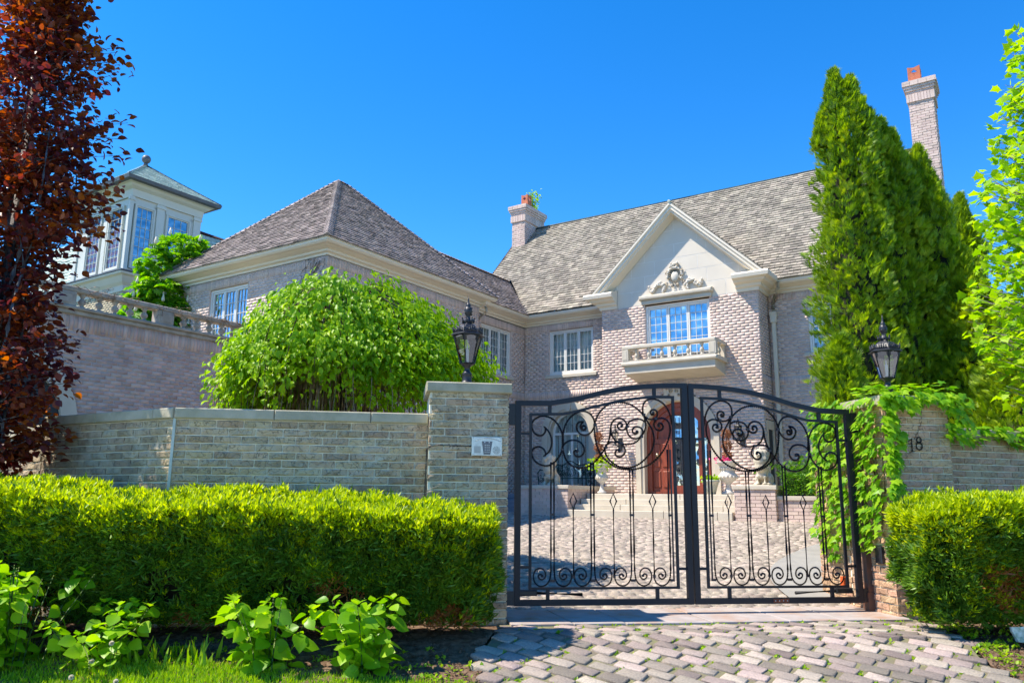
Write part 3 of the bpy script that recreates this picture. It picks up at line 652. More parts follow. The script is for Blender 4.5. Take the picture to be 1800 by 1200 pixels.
# ================================================================== GATE
EXT = {}
def leaf_gate(mirror):
    mu = (lambda u: 3.912-u) if mirror else (lambda u: u)
    lab = 'right leaf of the black wrought iron driveway gate' if mirror else 'left leaf of the black wrought iron driveway gate'
    t = thing('gate_leaf', lab, 'gate', G(mu(0), 0, .05), 'pair of wrought iron gate leaves')
    f = Fr(G(0, 0), uG, -vG)
    def b(m, a0, a1, z0, z1, d): A, B_ = sorted((mu(a0), mu(a1))); m.box(f, A, B_, z0, z1, -d, d)
    z8 = lambda x, y: gp(880+x/4.444, 650+y/4.444)
    z2 = lambda x, y: gp(880+x/2.647, 880+y/2.647)
    Wd = .056; h = .03
    top = [z8(*p) for p in ((128, 240), (460, 240), (600, 207), (750, 170), (900, 138), (1050, 119), (1200, 109), (1330, 107), (1456, 107))]
    top[0] = (0, 2.186); top[1] = (.385, 2.196); top[-1] = (1.948, top[-1][1])
    curve = [top[0]] + [tuple(q[:2]) for q in catmull([(a, z, 0) for a, z in top[1:]], 3)]
    def rail(c, wv, dd, nm, mt):
        m = MB()
        for i in range(len(c)-1):
            (a0, z0), (a1, z1) = c[i], c[i+1]; P = [(mu(a0), z0-wv), (mu(a1), z1-wv), (mu(a1), z1), (mu(a0), z0)]
            if mirror: P = P[::-1]
            m.add([f.p(a, z, s_) for s_ in (-dd, dd) for a, z in P], [(3, 2, 1, 0), (4, 5, 6, 7), (0, 1, 5, 4), (2, 3, 7, 6)] + ([(0, 4, 7, 3)] if i == 0 else []) + ([(1, 2, 6, 5)] if i == len(c)-2 else []))
        return m.build(nm, mt, t)
    rail(curve, Wd, h, 'top_rail', M_IRON)
    m = MB(); b(m, 0, .062, .052, 2.186-Wd+.001, h-.001); m.build('hinge_stile', M_IRON, t)
    m = MB(); b(m, 1.948-.062, 1.948, .052, top[-1][1]-Wd+.001, h-.001); m.build('meeting_stile', M_IRON, t)
    m = MB(); b(m, .0625, 1.8855, .052, .112, h-.002); m.build('bottom_rail', M_IRON, t)
    iz = .212; il, ir = .155, 1.800
    it = [z8(*p) for p in ((220, 345), (440, 350), (520, 338), (700, 293), (900, 247), (1050, 222), (1200, 210), (1356, 212))]
    it[0] = (il, it[0][1]+.01); it[1] = (it[1][0], it[1][1]+.01); it = [it[0]]+[(a, z+.012) for a, z in it[1:]]; it[-1] = (ir, it[-1][1])
    ic = [it[0]] + [tuple(q[:2]) for q in catmull([(a, z, 0) for a, z in it[1:]], 3)]
    rail(ic, .030, .014, 'inner_top_rail', M_IRON)
    m = MB(); b(m, il, il+.028, iz, it[0][1]-.029, .0135); m.build('inner_stile', M_IRON, t)
    m = MB(); b(m, ir-.028, ir, iz, it[-1][1]-.029, .0135); m.build('inner_stile', M_IRON, t)
    m = MB(); b(m, il+.0285, ir-.0285, iz, iz+.024, .013); m.build('inner_bottom_rail', M_IRON, t)
    zt = np.interp
    ca, cz = zip(*curve); iaa, izz = zip(*ic)
    for a in (z8(384, 300)[0], z8(1198, 170)[0]):
        m = MB(); b(m, a-.018, a+.018, float(np.interp(a, iaa, izz))-.001, float(np.interp(a, ca, cz))-Wd+.002, .016); m.build('spacer', M_IRON, t)
    for a0, a1, z in ((.0615, il+.001, z8(190, 497)[1]), (ir-.001, 1.8865, z8(1390, 537)[1]), (.0615, il+.001, z2(104, 308)[1]), (ir-.001, 1.8865, z2(845, 315)[1])):
        m = MB(); b(m, a0, a1, z-.014, z+.014, .012); m.build('spacer', M_IRON, t)
    for a in (z2(219, 437)[0], z2(730, 437)[0]):
        m = MB(); b(m, a-.018, a+.018, .111, iz+.001, .016); m.build('spacer', M_IRON, t)
    def sc_(pts, r=.0150, nm='scroll', conv=z8, k=5, d=0, taper=True):
        P = catmull([f.p(mu(conv(*p)[0]), conv(*p)[1], d) for p in pts], k); n = len(P)
        rr = [r*(.55+.45*min(1, i/4, (n-1-i)/4)) if taper else r for i in range(n)]
        m = MB(); m.tube(P, rr, 6); return m
    def tipball(m, p, conv=z8, r=.016): a, z = conv(*p); m.ball(f.p(mu(a), z, 0), (r, r*.8, r), 8, 5)
    S = {
     'outer_c': [(345, 440), (352, 475), (330, 508), (298, 512), (262, 490), (244, 440), (256, 395), (300, 366), (350, 361), (410, 385), (457, 440), (485, 510), (489, 575), (470, 655), (430, 712), (370, 748), (308, 738), (260, 700), (243, 650), (256, 615), (296, 598), (335, 615), (352, 650), (348, 674)],
     'crescent': [(335, 440), (372, 475), (398, 535), (398, 590), (375, 642), (333, 674)],
     'spiral_b': [(637, 447), (640, 437), (657, 436), (666, 452), (655, 468), (634, 466), (622, 446), (632, 416), (644, 405), (612, 408), (590, 440), (608, 488), (655, 510), (700, 492), (732, 440), (727, 385), (690, 337), (640, 322), (588, 338), (540, 375), (505, 430), (487, 500), (484, 580), (492, 650), (518, 712), (570, 755), (630, 766), (690, 750), (750, 702), (815, 612), (848, 540), (858, 460), (868, 415), (895, 383), (935, 377), (972, 400), (985, 435), (970, 463), (938, 468), (913, 448), (918, 420), (940, 414), (953, 432), (940, 445)],
     'spiral_b2': [(482, 622), (492, 585), (530, 555), (575, 548), (620, 562), (652, 605), (650, 650), (618, 677), (583, 668), (572, 642), (585, 625), (605, 632), (600, 645)],
     'big_c': [(733, 430), (735, 500), (752, 590), (790, 670), (860, 735), (930, 768), (1010, 778), (1090, 765), (1170, 735), (1240, 672), (1290, 595), (1320, 510), (1322, 440), (1300, 393), (1255, 376), (1212, 390), (1196, 428), (1212, 462), (1245, 474), (1270, 452), (1262, 422), (1238, 415), (1226, 436), (1240, 446)],
     'big_arc': [(735, 430), (748, 375), (782, 320), (840, 272), (920, 255), (1000, 265), (1065, 303), (1115, 355), (1150, 410), (1185, 475), (1198, 550), (1182, 625), (1140, 682), (1080, 735), (1000, 765), (920, 752), (855, 708), (820, 655), (815, 605), (835, 577), (875, 564), (925, 568), (962, 598), (972, 640), (948, 674), (915, 679), (893, 655), (903, 627), (927, 622), (932, 640)],
     'heart': [(860, 450), (866, 500), (892, 545), (940, 574), (1000, 581), (1060, 562), (1100, 522)],
     'spiral_h': [(1135, 415), (1100, 388), (1050, 385), (1005, 405), (985, 455), (1000, 508), (1045, 538), (1090, 524), (1112, 488), (1098, 455), (1062, 443), (1032, 460), (1032, 488), (1055, 500), (1074, 484), (1060, 472)],
     'loop_i': [(1095, 522), (1120, 485), (1133, 430), (1120, 365), (1108, 310), (1120, 258), (1160, 230), (1210, 230), (1260, 256), (1300, 302), (1325, 362), (1333, 430)],
     'spiral_j': [(1118, 350), (1150, 380), (1195, 386), (1224, 360), (1222, 325), (1198, 309), (1172, 322), (1176, 347), (1196, 348), (1200, 334)],
    }
    balls = {'spiral_b': (945, 440), 'spiral_b2': (597, 636), 'big_c': (1238, 438), 'big_arc': (927, 634), 'spiral_h': (1063, 482), 'spiral_j': (1192, 334)}
    for i, (k, p) in enumerate(S.items()):
        m = sc_(p, d=.004*((i % 3)-1))
        if k in balls: tipball(m, balls[k])
        if k == 'spiral_b': tipball(m, (637, 447))
        m.build('scroll', M_SCROLL, t)
    for p in ((737, 430), (483, 622), (822, 606), (988, 442), (1100, 520), (937, 572), (1118, 350), (1210, 380)):
        m = MB(); a, z = z8(*p); a = mu(a); m.box(f, a-.016, a+.016, z-.014, z+.014, -.016, .016); m.build('collar', M_SCROLL, t)
    # double bars ending in C scrolls
    for j, x in enumerate((971.2, 1042.3, 1112.4, 1181.0)):
        a = gp(x, 980)[0]; sideL = True; ztop_ = gp(x, {0: 812, 1: 812, 2: 826, 3: 790}[j])[1]
        for sgn in (-1, 1):
            if j == 3 and sgn == 1:
                m = MB(); b(m, a+.010, a+.024, .30, ztop_, .007); m.build('bar', M_SCROLL, t); continue
            c = a+sgn*.017; q = [(c, ztop_), (c, 1.2), (c, .6), (c, .40), (c+sgn*.012, .315), (c+sgn*.05, .262), (c+sgn*.108, .244), (c+sgn*.165, .275), (c+sgn*.188, .345), (c+sgn*.165, .408), (c+sgn*.112, .428), (c+sgn*.068, .400), (c+sgn*.058, .345), (c+sgn*.09, .312), (c+sgn*.125, .322), (c+sgn*.135, .355), (c+sgn*.105, .368), (c+sgn*.092, .350)]
            P = [f.p(mu(c_), z, 0) for c_, z in q[:3]] + catmull([f.p(mu(c_), z, 0) for c_, z in q[3:]], 5); m = MB(); m.tube(P, .0118, 6); m.ball(P[-1], (.015, .012, .015), 6, 5); m.build('bar', M_SCROLL, t)
        for z in (.98, .30):
            m = MB(); b(m, a-.024, a+.024, z-.012, z+.012, .010); m.build('collar', M_SCROLL, t)
    for x in (1007.6, 1078, 1147):
        a = gp(x, 880)[0]; m = MB(); zz = 1.125
        m.tube([f.p(mu(a+da), z, 0) for da, z in ((0, zz+.05+.03), (.036, zz), (0, zz-.085), (-.036, zz))], .0095, 5, closed=True, smooth=False)
        m.tube([f.p(mu(a), z, 0) for z in (zz-.085, .7, .345)], .0098, 6); m.build('spear_bar', M_SCROLL, t)
        m = MB(); b(m, a-.012, a+.012, .325, .355, .010); m.build('collar', M_SCROLL, t)
    # hinge blocks, opener
    for z0_, z1_, w_ in ((2.02, 2.15, .075), (1.92, 2.02, .115), (.06, .20, .10)):
        m = MB(); b(m, -w_, -.003, z0_, z1_, .03); m.build('hinge', M_BLACK, t)
    m = MB(); A, B_ = sorted((mu(.06), mu(.26))); fb = f.sh(0, 0, -.10); m.bbox(fb, A, B_, .14, .20, -.04, .03); m.tube([fb.p(mu(.2), .17, 0), fb.p(mu(.75), .15, .02)], .018, 8); m.build('gate_opener', M_BLACK, t)
    if mirror:
        m = MB(); a0, z0_ = gp(1358, 1060); a1, _ = gp(1385, 1060); m.box(f, a0, a1, .062, .104, .026, .0325); rp_ = m.build('rust_patch', M_RUST, t)
        m = MB()
        for a in np.linspace(a0+.02, a1-.02, 4): m.ball(f.p(a, .083, .034), .008, 6, 4)
        m.build('bolt', M_STEEL, rp_)
    return t
leaf_gate(False); leaf_gate(True)
# steel post on the right pillar, orange sensor box
m = MB(); f = Fr(G(0, 0), uG, -vG); m.box(f, 3.965, 4.028, GZ, 1.62, -.05, .04); m.box(f, 3.95, 4.034, GZ+.035, .16, -.06, .05)
o = m.build('steel_post', mat('rusty steel', (.05, .045, .045), (.16, .06, .03), 6, .6), None); tag(o, 'dark rusting steel post bolted beside the right pillar behind the gate', 'post')
m = MB(); m.bbox(f, 3.80, 3.87, .16, .31, -.24, -.18); tag(m.build('reflector', mat('orange plastic', (.75, .12, .02), rough=.4)), 'small orange reflector box behind the right gate leaf', 'reflector')
# ================================================================== LANTERNS
def lantern(name, label, loc, s=1., grp='lanterns on the gate pillars', wall=None):
    t = thing(name, label, 'lantern', loc, grp); o = A3(*loc)
    P = lambda prof: [(r_*s, z*s) for r_, z in prof]
    m = MB(); m.lathe(o, P([(.115, 0), (.118, .012), (.10, .03), (.085, .04), (.06, .06), (.052, .075), (.052, .14), (.058, .15), (.036, .175), (.028, .20), (.034, .225), (.07, .255), (.078, .262)]), 16)
    if wall is not None:
        w_ = A3(*wall); m.box(Fr(w_, uH, -vH), -.06, .06, -.16, .16, 0, .03); m.tube([w_+Z*.08, (w_+o)/2-Z*.03, o+Z*.02], .018, 8)
    m.build('stand', M_BLACK, t)
    z0_, z1_, r0_, r1_ = .262*s, .565*s, .078*s, .158*s; cg = MB(); hexa = [2*PI*k/6+.35 for k in range(6)]
    lo = [o+A3(r0_*math.cos(a), r0_*math.sin(a), z0_) for a in hexa]; hi = [o+A3(r1_*math.cos(a), r1_*math.sin(a), z1_) for a in hexa]
    for k in range(6):
        cg.tube([lo[k], hi[k]], .0105*s, 4, smooth=False); j = (k+1) % 6; cg.tube([lo[k], lo[j]], .012*s, 4); cg.tube([hi[k], hi[j]], .014*s, 4)
        # arched bracket under the eave
        for q in (0.18, .82): p = hi[k]*(1-q)+hi[j]*q; e = lo[k]*(1-q)+lo[j]*q; c = p*.84+e*.16; x = hi[k] if q < .5 else hi[j]; cg.add([x, p*.5+hi[j if q < .5 else k]*.5 if False else p, c, x*.72+(lo[k] if q < .5 else lo[j])*.28], [(0, 1, 2, 3)])
    cg.build('cage', M_BLACK, t); gm = MB()
    for k in range(6): j = (k+1) % 6; gm.add([lo[k], lo[j], hi[j], hi[k]], [(0, 1, 2, 3)])
    gm.build('glass', M_LGLASS, t)
    m = MB(); m.lathe(o, P([(.0, .27), (.02, .27), (.02, .29), (.017, .30), (.017, .42), (.006, .425), (.008, .45), (.002, .475)]), 8); m.build('candle', M_WHITE, t)
    rf = MB(); rf.lathe(o, P([(.15, .56), (.188, .566), (.190, .575), (.150, .60), (.135, .625), (.115, .66), (.085, .688), (.05, .70), (.045, .712)]), 6, False, A3(math.cos(.35-PI/6), math.sin(.35-PI/6), 0), A3(-math.sin(.35-PI/6), math.cos(.35-PI/6), 0)); rf = rf.build('roof', M_BLACK, t)
    cr_ = MB()
    for k in range(6):
        a = hexa[k]; j = hexa[(k+1) % 6]
        for q, hh in ((0, .05), (.2, .022), (.35, .035), (.5, .05), (.65, .035), (.8, .022)):
            p = (A3(math.cos(a), math.sin(a), 0)*(1-q)+A3(math.cos(j), math.sin(j), 0)*q)*.163*s + o + Z*.60*s; cr_.ball(p+Z*hh*.5*s, (.011*s, .011*s, hh*.62*s), 6, 5)
            cr_.ball(p+Z*(.012+hh*.9)*s, .009*s, 5, 4)
    for k in range(7): a = 2*PI*k/7; cr_.ball(o+A3(.062*s*math.cos(a), .062*s*math.sin(a), .735*s), (.012*s, .012*s, .026*s), 6, 5); cr_.ball(o+A3(.07*s*math.cos(a), .07*s*math.sin(a), .765*s), .010*s, 5, 4)
    tag(cr_.build('cresting', M_BLACK, rf), kind='stuff'); m = MB()
    m.lathe(o, P([(.045, .712), (.05, .73), (.03, .76), (.022, .785), (.03, .80), (.042, .83), (.046, .855), (.036, .885), (.024, .90), (.03, .912), (.018, .93), (.012, .945), (.008, .98), (.001, 1.03)]), 10)
    for k in range(12): a = 2*PI*k/5; m.ball(o+A3(.038*s*math.cos(a), .038*s*math.sin(a), (.81+.007*k)*s), .011*s, 5, 4)
    m.build('finial', M_BLACK, t); return t
lantern('pillar_lantern', 'black six sided lantern on the left gate pillar above the intercom', G(-.54, -.05, 2.305))
lantern('pillar_lantern', 'black six sided lantern rising from the ivy on the right gate pillar', G(4.40, -.05, 2.305))
# ================================================================== THE HOUSE
def intervals(a, b, holes):
    def f(z0, z1):
        iv = [(a, b)]
        for h in holes:
            if h[0] == 'box':
                _, p, q, r_, t = h
                if z1 > r_ and z0 < t: iv = cut(iv, p, q)
            elif h[0] == 'arch':
                _, c, rad, zs, zb = h
                if z1 > zb:
                    if z0 < zs: iv = cut(iv, c-rad, c+rad)
                    elif (z0+z1)/2 < zs+rad: d = math.sqrt(max(0, rad**2-((z0+z1)/2-zs)**2)); iv = cut(iv, c-d, c+d)
        return iv
    return f
house = thing('mansion', 'pale pink brick mansion with shingled roofs, stone gable and arched doorway behind the gate', 'house', H(2, 0, .7))
ZB = .55
fF, fB, fW, fC, fWF = frF(0), frF(-.9), frW(0), frW(-.12), frF(-8.57)
brick_mesh_wall(fF, ZB, 6.47, intervals(-.12, 3.1, [('box', .8, 2.33, 4.86, 6.25), ('arch', 1.49, .93, 3.08, 0)]), house, solds=((4.14, 4.37), (6.26, 6.47)))
brick_mesh_wall(fB, ZB, 6.44, intervals(3.1, 7.57, [('box', 4.45, 6.29, 4.6, 6.44), ('arch', 5.25, 1.16, 2.78, 0)]), house)
brick_mesh_wall(frW(7.57), ZB, 6.47, intervals(-.9, 0, [('box', -.80, -.14, 0, 3.12)]), house, solds=((4.1, 4.29),))
brick_mesh_wall(fF, ZB, 6.5, intervals(7.57, 11.0, [('box', 8.56, 10.1, 4.86, 6.2), ('arch', 9.3, .90, 2.6, 0)]), house, solds=((4.1, 4.29), (6.3, 6.5)))
brick_mesh_wall(fW, ZB, 6.58, intervals(-8.57, -2.65, []), house, solds=((6.34, 6.58),))
brick_mesh_wall(fC, ZB, 6.45, intervals(-2.65, 0, [('box', -2.36, -.78, 4.79, 6.2)]), house, solds=((6.22, 6.45), (4.14, 4.37)))
brick_mesh_wall(fWF, 3.0, 6.58, intervals(-5.6, 0, [('box', -4.3, -2.78, 4.9, 6.33)]), house, solds=((6.34, 6.58),))
def gab(z0, z1):
    if z1 < 6.6: return [(.0, 7.4)]
    h_ = (z1-6.6)/1.10; return [(h_, 7.4-h_)] if h_ < 3.6 else []
brick_mesh_wall(frW(11.0), ZB, 10.4, gab, house)
m = MB()   # solid core behind the brick skins
m.box(fF, -.11, 11.0, ZB-.5, 6.6, -7.5, -.35); m.box(fB, 3.1, 7.57, ZB-.5, 6.6, -.85, -.35); m.box(fB, 3.1, 3.11, ZB, 6.5, -.85, -.02); m.box(fWF, -5.58, -.36, 3.0, 6.6, -8.0, -.36)
m.box(Fr(H(11.0, 0), vH, uH), 0, 7.5, ZB, 6.6, -.35, -.02)
m.build('core', M_DARKIN, house)
# reveals (jambs) of openings
def reveal(fr, a0, a1, z0, z1, d=.35):
    m = MB(); P = lambda a, z, q: fr.p(a, z, q)
    for (p, q) in (((a0, z0), (a0, z1)), ((a0, z1), (a1, z1)), ((a1, z1), (a1, z0)), ((a1, z0), (a0, z0))):
        m.add([P(*p, 0), P(*q, 0), P(*q, -d), P(*p, -d)], [(0, 1, 2, 3)])
    return m
def muntins(m, fr, a0, a1, z0, z1, nc, nr, w_=.012, d=-.045):
    for i in range(1, nc): a = a0+(a1-a0)*i/nc; m.box(fr, a-w_/2, a+w_/2, z0, z1, d, d+.014)
    for j in range(1, nr): z = z0+(z1-z0)*j/nr; m.box(fr, a0, a1, z-w_/2, z+w_/2, d+.001, d+.0155)
def curtain(fr, a0, a1, z0, z1, d, amp=.03, wl=.13):
    m = MB(); xs = np.arange(a0, a1+.001, .02); V = []
    for z in (z0, z1):
        for i, x in enumerate(xs): V.append(fr.p(x, z, d+amp*math.sin(2*PI*x/wl+1.3*math.sin(x*7))*(1 if z == z0 else .7)))
    n = len(xs); m.add(V, [(i, i+1, n+i+1, n+i) for i in range(n-1)], True); return m
def window(fr, a0, a1, z0, z1, par, ns=3, nc=3, nr=5, glass=None, sill=True, curt=(.0, 1.), dep=-.10, fmat=None):
    w_ = MB(); q = .055; fmat = fmat or M_FRAME; F = fr.sh(0, 0, dep)
    w_.box(F, a0, a0+q, z0, z1, -.06, .06); w_.box(F, a1-q, a1, z0, z1, -.06, .06); w_.box(F, a0+q, a1-q, z1-q, z1, -.06, .058); w_.box(F, a0+q, a1-q, z0, z0+q*1.2, -.06, .062)
    W_ = w_.build('window', fmat, par); rv = reveal(fr, a0-.001, a1+.001, z0, z1, .33); rv.build('reveal', M_HBRICK if par is house else M_TOWER, W_)
    sw = (a1-a0-2*q)/ns
    for i in range(ns):
        s0 = a0+q+i*sw; s1 = s0+sw; g_ = .004; f_ = .040
        sm = MB(); x0, x1 = s0+g_, s1-g_; y0, y1 = z0+q*1.2+g_, z1-q-g_
        sm.box(F, x0, x0+f_, y0, y1, -.03, .032); sm.box(F, x1-f_, x1, y0, y1, -.03, .032); sm.box(F, x0+f_, x1-f_, y0, y0+f_*1.3, -.03, .031); sm.box(F, x0+f_, x1-f_, y1-f_, y1, -.03, .031)
        sm.build('sash', fmat, W_)
        mm_ = MB(); muntins(mm_, F, x0+f_, x1-f_, y0+f_*1.3, y1-f_, nc, nr, .013, .0); tag(mm_.build('muntin', fmat, W_), kind='stuff')
        gm = MB(); gm.add([F.p(x0+f_, y0+f_*1.3, -.004), F.p(x1-f_, y0+f_*1.3, -.004), F.p(x1-f_, y1-f_, -.004), F.p(x0+f_, y1-f_, -.004)], [(0, 1, 2, 3)]); gm.build('pane', glass or M_GLASS, W_)
    if not curt:
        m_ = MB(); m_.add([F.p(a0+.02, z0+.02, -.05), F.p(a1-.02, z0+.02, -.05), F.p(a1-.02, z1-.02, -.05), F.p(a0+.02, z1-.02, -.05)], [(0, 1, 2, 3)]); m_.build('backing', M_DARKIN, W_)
    if curt:
        curtain(F, a0+.05, a1-.05, z0+.03, z1-.03, -.14).build('curtain', M_CURT, W_)
    if sill:
        s_ = MB(); s_.bbox(fr, a0-.13, a1+.13, z0-.105, z0-.001, -.12, .055, .012); s_.build('sill', M_STONE, W_)
    return W_
M_BLUEFR = mat('window frame shade', (.66, .68, .66), (.62, .63, .6), 2, .4)
window(fF, .8, 2.33, 4.86, 6.25, house, glass=M_GLASS)
window(fC, -2.36, -.78, 4.79, 6.2, house, nr=5)
window(fWF, -4.3, -2.78, 4.9, 6.33, house, nr=4, glass=M_GLASSD, curt=None)
window(fF, 8.56, 10.1, 4.86, 6.2, house, nr=4)
window(fB, 4.45, 6.29, 4.66, 6.40, house, nr=7, glass=M_GLASSB, sill=False)
# carved window head ledge on the bay
m = MB(); m.bbox(fB, 4.36, 6.36, 6.44, 6.56, -.02, .06, .01); m.bbox(fB, 4.31, 6.41, 6.562, 6.68, -.02, .14, .03); m.build('window_head', M_STONE, house)
# --- gable: stone blocks, rake, roof
GC, GS = 5.40, 2.30/2.43       # centre line, slope of the rake
def rk(z, z0=6.83, hw_=2.43): return hw_-(z-z0)/GS
tz = MB(); tz.add([fB.p(3.1, 6.44, -.012), fB.p(7.57, 6.44, -.012), fB.p(7.57, 6.9, -.012), fB.p(GC, 9.0, -.012), fB.p(3.1, 6.9, -.012)], [(0, 1, 2, 3, 4)]); tymp = tz.build('gable_wall', mat('stone joint', (.80, .75, .66)), house)
def clip(poly, a, b, c):   # keep a*x+b*y<=c
    out = []
    for i in range(len(poly)):
        p, q = poly[i], poly[(i+1) % len(poly)]; dp, dq = a*p[0]+b*p[1]-c, a*q[0]+b*q[1]-c
        if dp <= 0: out.append(p)
        if dp*dq < 0: t = dp/(dp-dq); out.append((p[0]+t*(q[0]-p[0]), p[1]+t*(q[1]-p[1])))
    return out
zz = 6.445; r_ = 0
for hh in (.42, .40, .40, .40, .40, .42, .6):
    xs = [3.1, 4.05, 4.75, 6.0, 6.75, 7.57] if r_ % 2 == 0 else [3.1, 3.6, 4.45, 5.34, 6.25, 7.1, 7.57]
    for i in range(len(xs)-1):
        P = [(xs[i]+.009, zz+.009), (xs[i+1]-.009, zz+.009), (xs[i+1]-.009, zz+hh-.009), (xs[i]+.009, zz+hh-.009)]
        P = clip(P, 1, 1/GS, GC+2.25+6.83/GS); P = clip(P, -1, 1/GS, -GC+2.25+6.83/GS)
        if len(P) >= 3: m = MB(); m.prism(fB, P, -.011, -.0095+R.uniform(0, .001)); m.build('stone_block', M_LIME, tymp)
    zz += hh; r_ += 1
# carving: oval shield with acanthus scrolls
cv = MB(); c0 = (5.36, 7.13)
def fp(a, z, d): return fB.p(a, z, d)
def fball(m, a, z, d, ra, rz, rd, n=8, k=6):
    b = len(m.v); m.ball((0, 0, 0), 1, n, k)
    for i in range(b, len(m.v)): x, y, q = m.v[i]; m.v[i] = tuple(fp(a+x*ra, z+q*rz, d+y*rd))
fball(cv, c0[0], c0[1], .02, .115, .145, .06, 16, 10); shield = cv.build('shield', M_LIME, house, label='carved oval shield in the stone gable')
cv = MB(); cv.tube([fp(c0[0]+.15*math.cos(t), c0[1]+.18*math.sin(t), .04) for t in np.linspace(0, 2*PI, 20)[:-1]], .022, 6, closed=True)
def spiral(a, z, r_, t0, turns, s_=1, rr=.02):
    cv.tube([fp(a+s_*r_*(1-.8*q)*math.cos(t0+q*turns*2*PI), z+r_*(1-.8*q)*math.sin(t0+q*turns*2*PI), .04+.03*q) for q in np.linspace(0, 1, 14)], rr, 5)
for s_ in (-1, 1):
    for a, z, r_ in ((.08, -.26, .055), (.26, -.20, .07), (.22, .12, .075), (.10, .27, .06)): spiral(c0[0]+s_*a, c0[1]+z, r_, 1.2, 1.3, s_, .018)
    for q in np.linspace(0, 1, 26):
        a = s_*(.28+.48*q); z = -.24+.10*math.sin(q*5)-.02+(.16 if q > .8 else 0)*(q-.8)*5*.8
        fball(cv, c0[0]+a, c0[1]+z+R.uniform(-.04, .04), .04, R.uniform(.025, .05), R.uniform(.03, .06), R.uniform(.04, .08), 6, 5)
    for q in range(16): t = R.uniform(-.5, 1.6); fball(cv, c0[0]+s_*.21*math.cos(t), c0[1]+.22*math.sin(t)+.02, .04, R.uniform(.02, .045), R.uniform(.025, .05), R.uniform(.04, .07), 6, 5)
    for q in range(4): fball(cv, c0[0]+s_*.34+R.uniform(-.03, .03), c0[1]-.30-.03*q, .04, .035, .05, .05, 6, 5)
for q in range(14): fball(cv, c0[0]+R.uniform(-.1, .1), c0[1]+.25+R.uniform(-.03, .13), .05, .03, .045, .06, 6, 5)
tag(cv.build('acanthus_ornament', M_LIME, house), kind='stuff')
# rakes
RKP = [(.0, -.17), (.0, .02), (.38, .02), (.38, -.03), (.34, -.06), (.34, -.11), (.28, -.14), (.28, -.17), (.10, -.20), (.0, -.23)]   # (out, normal to slope)
for s_ in (-1, 1):
    pts = [(GC+s_*2.46, 6.80), (GC, 6.80+2.46*GS)]; m = MB(); th_ = math.atan(GS); nx, nz = s_*math.sin(th_), math.cos(th_)
    ring = []
    for k, (a, z) in enumerate(pts):
        for (o_, h_) in RKP:
            if k == 1: ring.append(fB.p(a, z+h_/nz+.0, o_))
            else: ring.append(fB.p(a+h_*nx, z+h_*nz, o_))
    q = len(RKP); Fc = [(j, q+j, q+(j+1) % q, (j+1) % q) for j in range(q)]; m.add(ring, Fc + [tuple(range(q))]); m.build('rake_board', M_TRIM, house)
def shingles(name, O, A, S, s_max, ivf, m_, par, expo=.135, wid=(.11, .22), thick=.016, proud=.02):
    """rows of separate shingles on a roof plane; ivf(s) gives the spans along A at slope distance s"""
    A = nrm(A3(*A)); S = nrm(A3(*S)); Nn = np.cross(A, S); Nn = Nn if Nn[2] > 0 else -Nn; V = []; Fc = []; s_ = 0
    sp_ = MB(); Vp = []
    while s_ < s_max:
        for a, b in ivf(s_):
            x = a - R.uniform(0, .1); j0 = R.uniform(-.02, .02)
            while x < b:
                w_ = R.uniform(*wid); x0, x1 = max(x, a), min(x+w_-.007, b)
                if x1-x0 > .02:
                    lo = s_+R.uniform(-.008, .008); hi = min(s_+expo*1.25, s_max+.04); t = thick*R.uniform(.6, 1.5); i = len(V); tw = R.uniform(-.004, .004)
                    P = lambda u_, v_, n_: O + A*u_ + S*v_ + Nn*n_
                    V.extend([P(x0, lo, proud+t-.03), P(x1, lo, proud+t-.03), P(x1, lo, proud+t+tw), P(x0, lo, proud+t-tw), P(x1, hi, .004), P(x0, hi, .004)])
                    Fc.extend([(i, i+1, i+2, i+3), (i+3, i+2, i+4, i+5), (i+1, i+1, i+4, i+2), (i, i+3, i+5, i+5)])
                x += w_
        s_ += expo
    Fc = [tuple(dict.fromkeys(f)) for f in Fc]
    me = bpy.data.meshes.new(name); me.from_pydata([tuple(map(float, v)) for v in V], [], Fc); me.update(); return obj_from(name, me, m_, par, 'stuff')
def roofplane(O, A, S, poly, par, m_, name='roof'):
    m = MB(); A = nrm(A3(*A)); S = nrm(A3(*S)); m.add([O+A*a+S*s_ for a, s_ in poly], [tuple(range(len(poly)))]); return m.build(name, m_, par)
# main roof: eave v=-.40 z=6.78
TP = 1.10; EV, EZ = -.40, 6.79
# ridge from the photograph: point (1100, 370.7) on the slope
def slope_hit(x, y):
    n_ = Z - TP*vH; P = hit(x, y, H(0, EV, EZ), n_); return (P-K0) @ vH, P[2]
RV, RZ = slope_hit(1100, 370.7)
sl = math.hypot(RV-EV, RZ-EZ); S_ = (vH*(RV-EV)+Z*(RZ-EZ))/sl
U0, U1 = -2.55, 11.0
rf = roofplane(H(0, EV, EZ), uH, S_, [(U0, 0), (U1, 0), (U1, sl), (U0, sl)], house, M_SHING)
S2 = (-vH*(-(RV-EV))+0*Z)
rb = MB(); rb.add([H(U0, RV, RZ-.01), H(U1, RV, RZ-.01), H(U1, 2*RV-EV, EZ), H(U0, 2*RV-EV, EZ)], [(0, 1, 2, 3)]); rb.add([H(U0, EV, EZ-.03), H(U0, RV, RZ-.03), H(U0, 2*RV-EV, EZ-.03)], [(0, 1, 2)]); rb.add([H(U1, EV, EZ-.03), H(U1, RV, RZ-.03), H(U1, 2*RV-EV, EZ-.03)], [(0, 1, 2)]); rb.build('roof', M_SHINGW, house)
shingles('shingle', H(0, EV, EZ), uH, S_, sl, lambda s_: [(U0, U1)], M_SHING, rf)
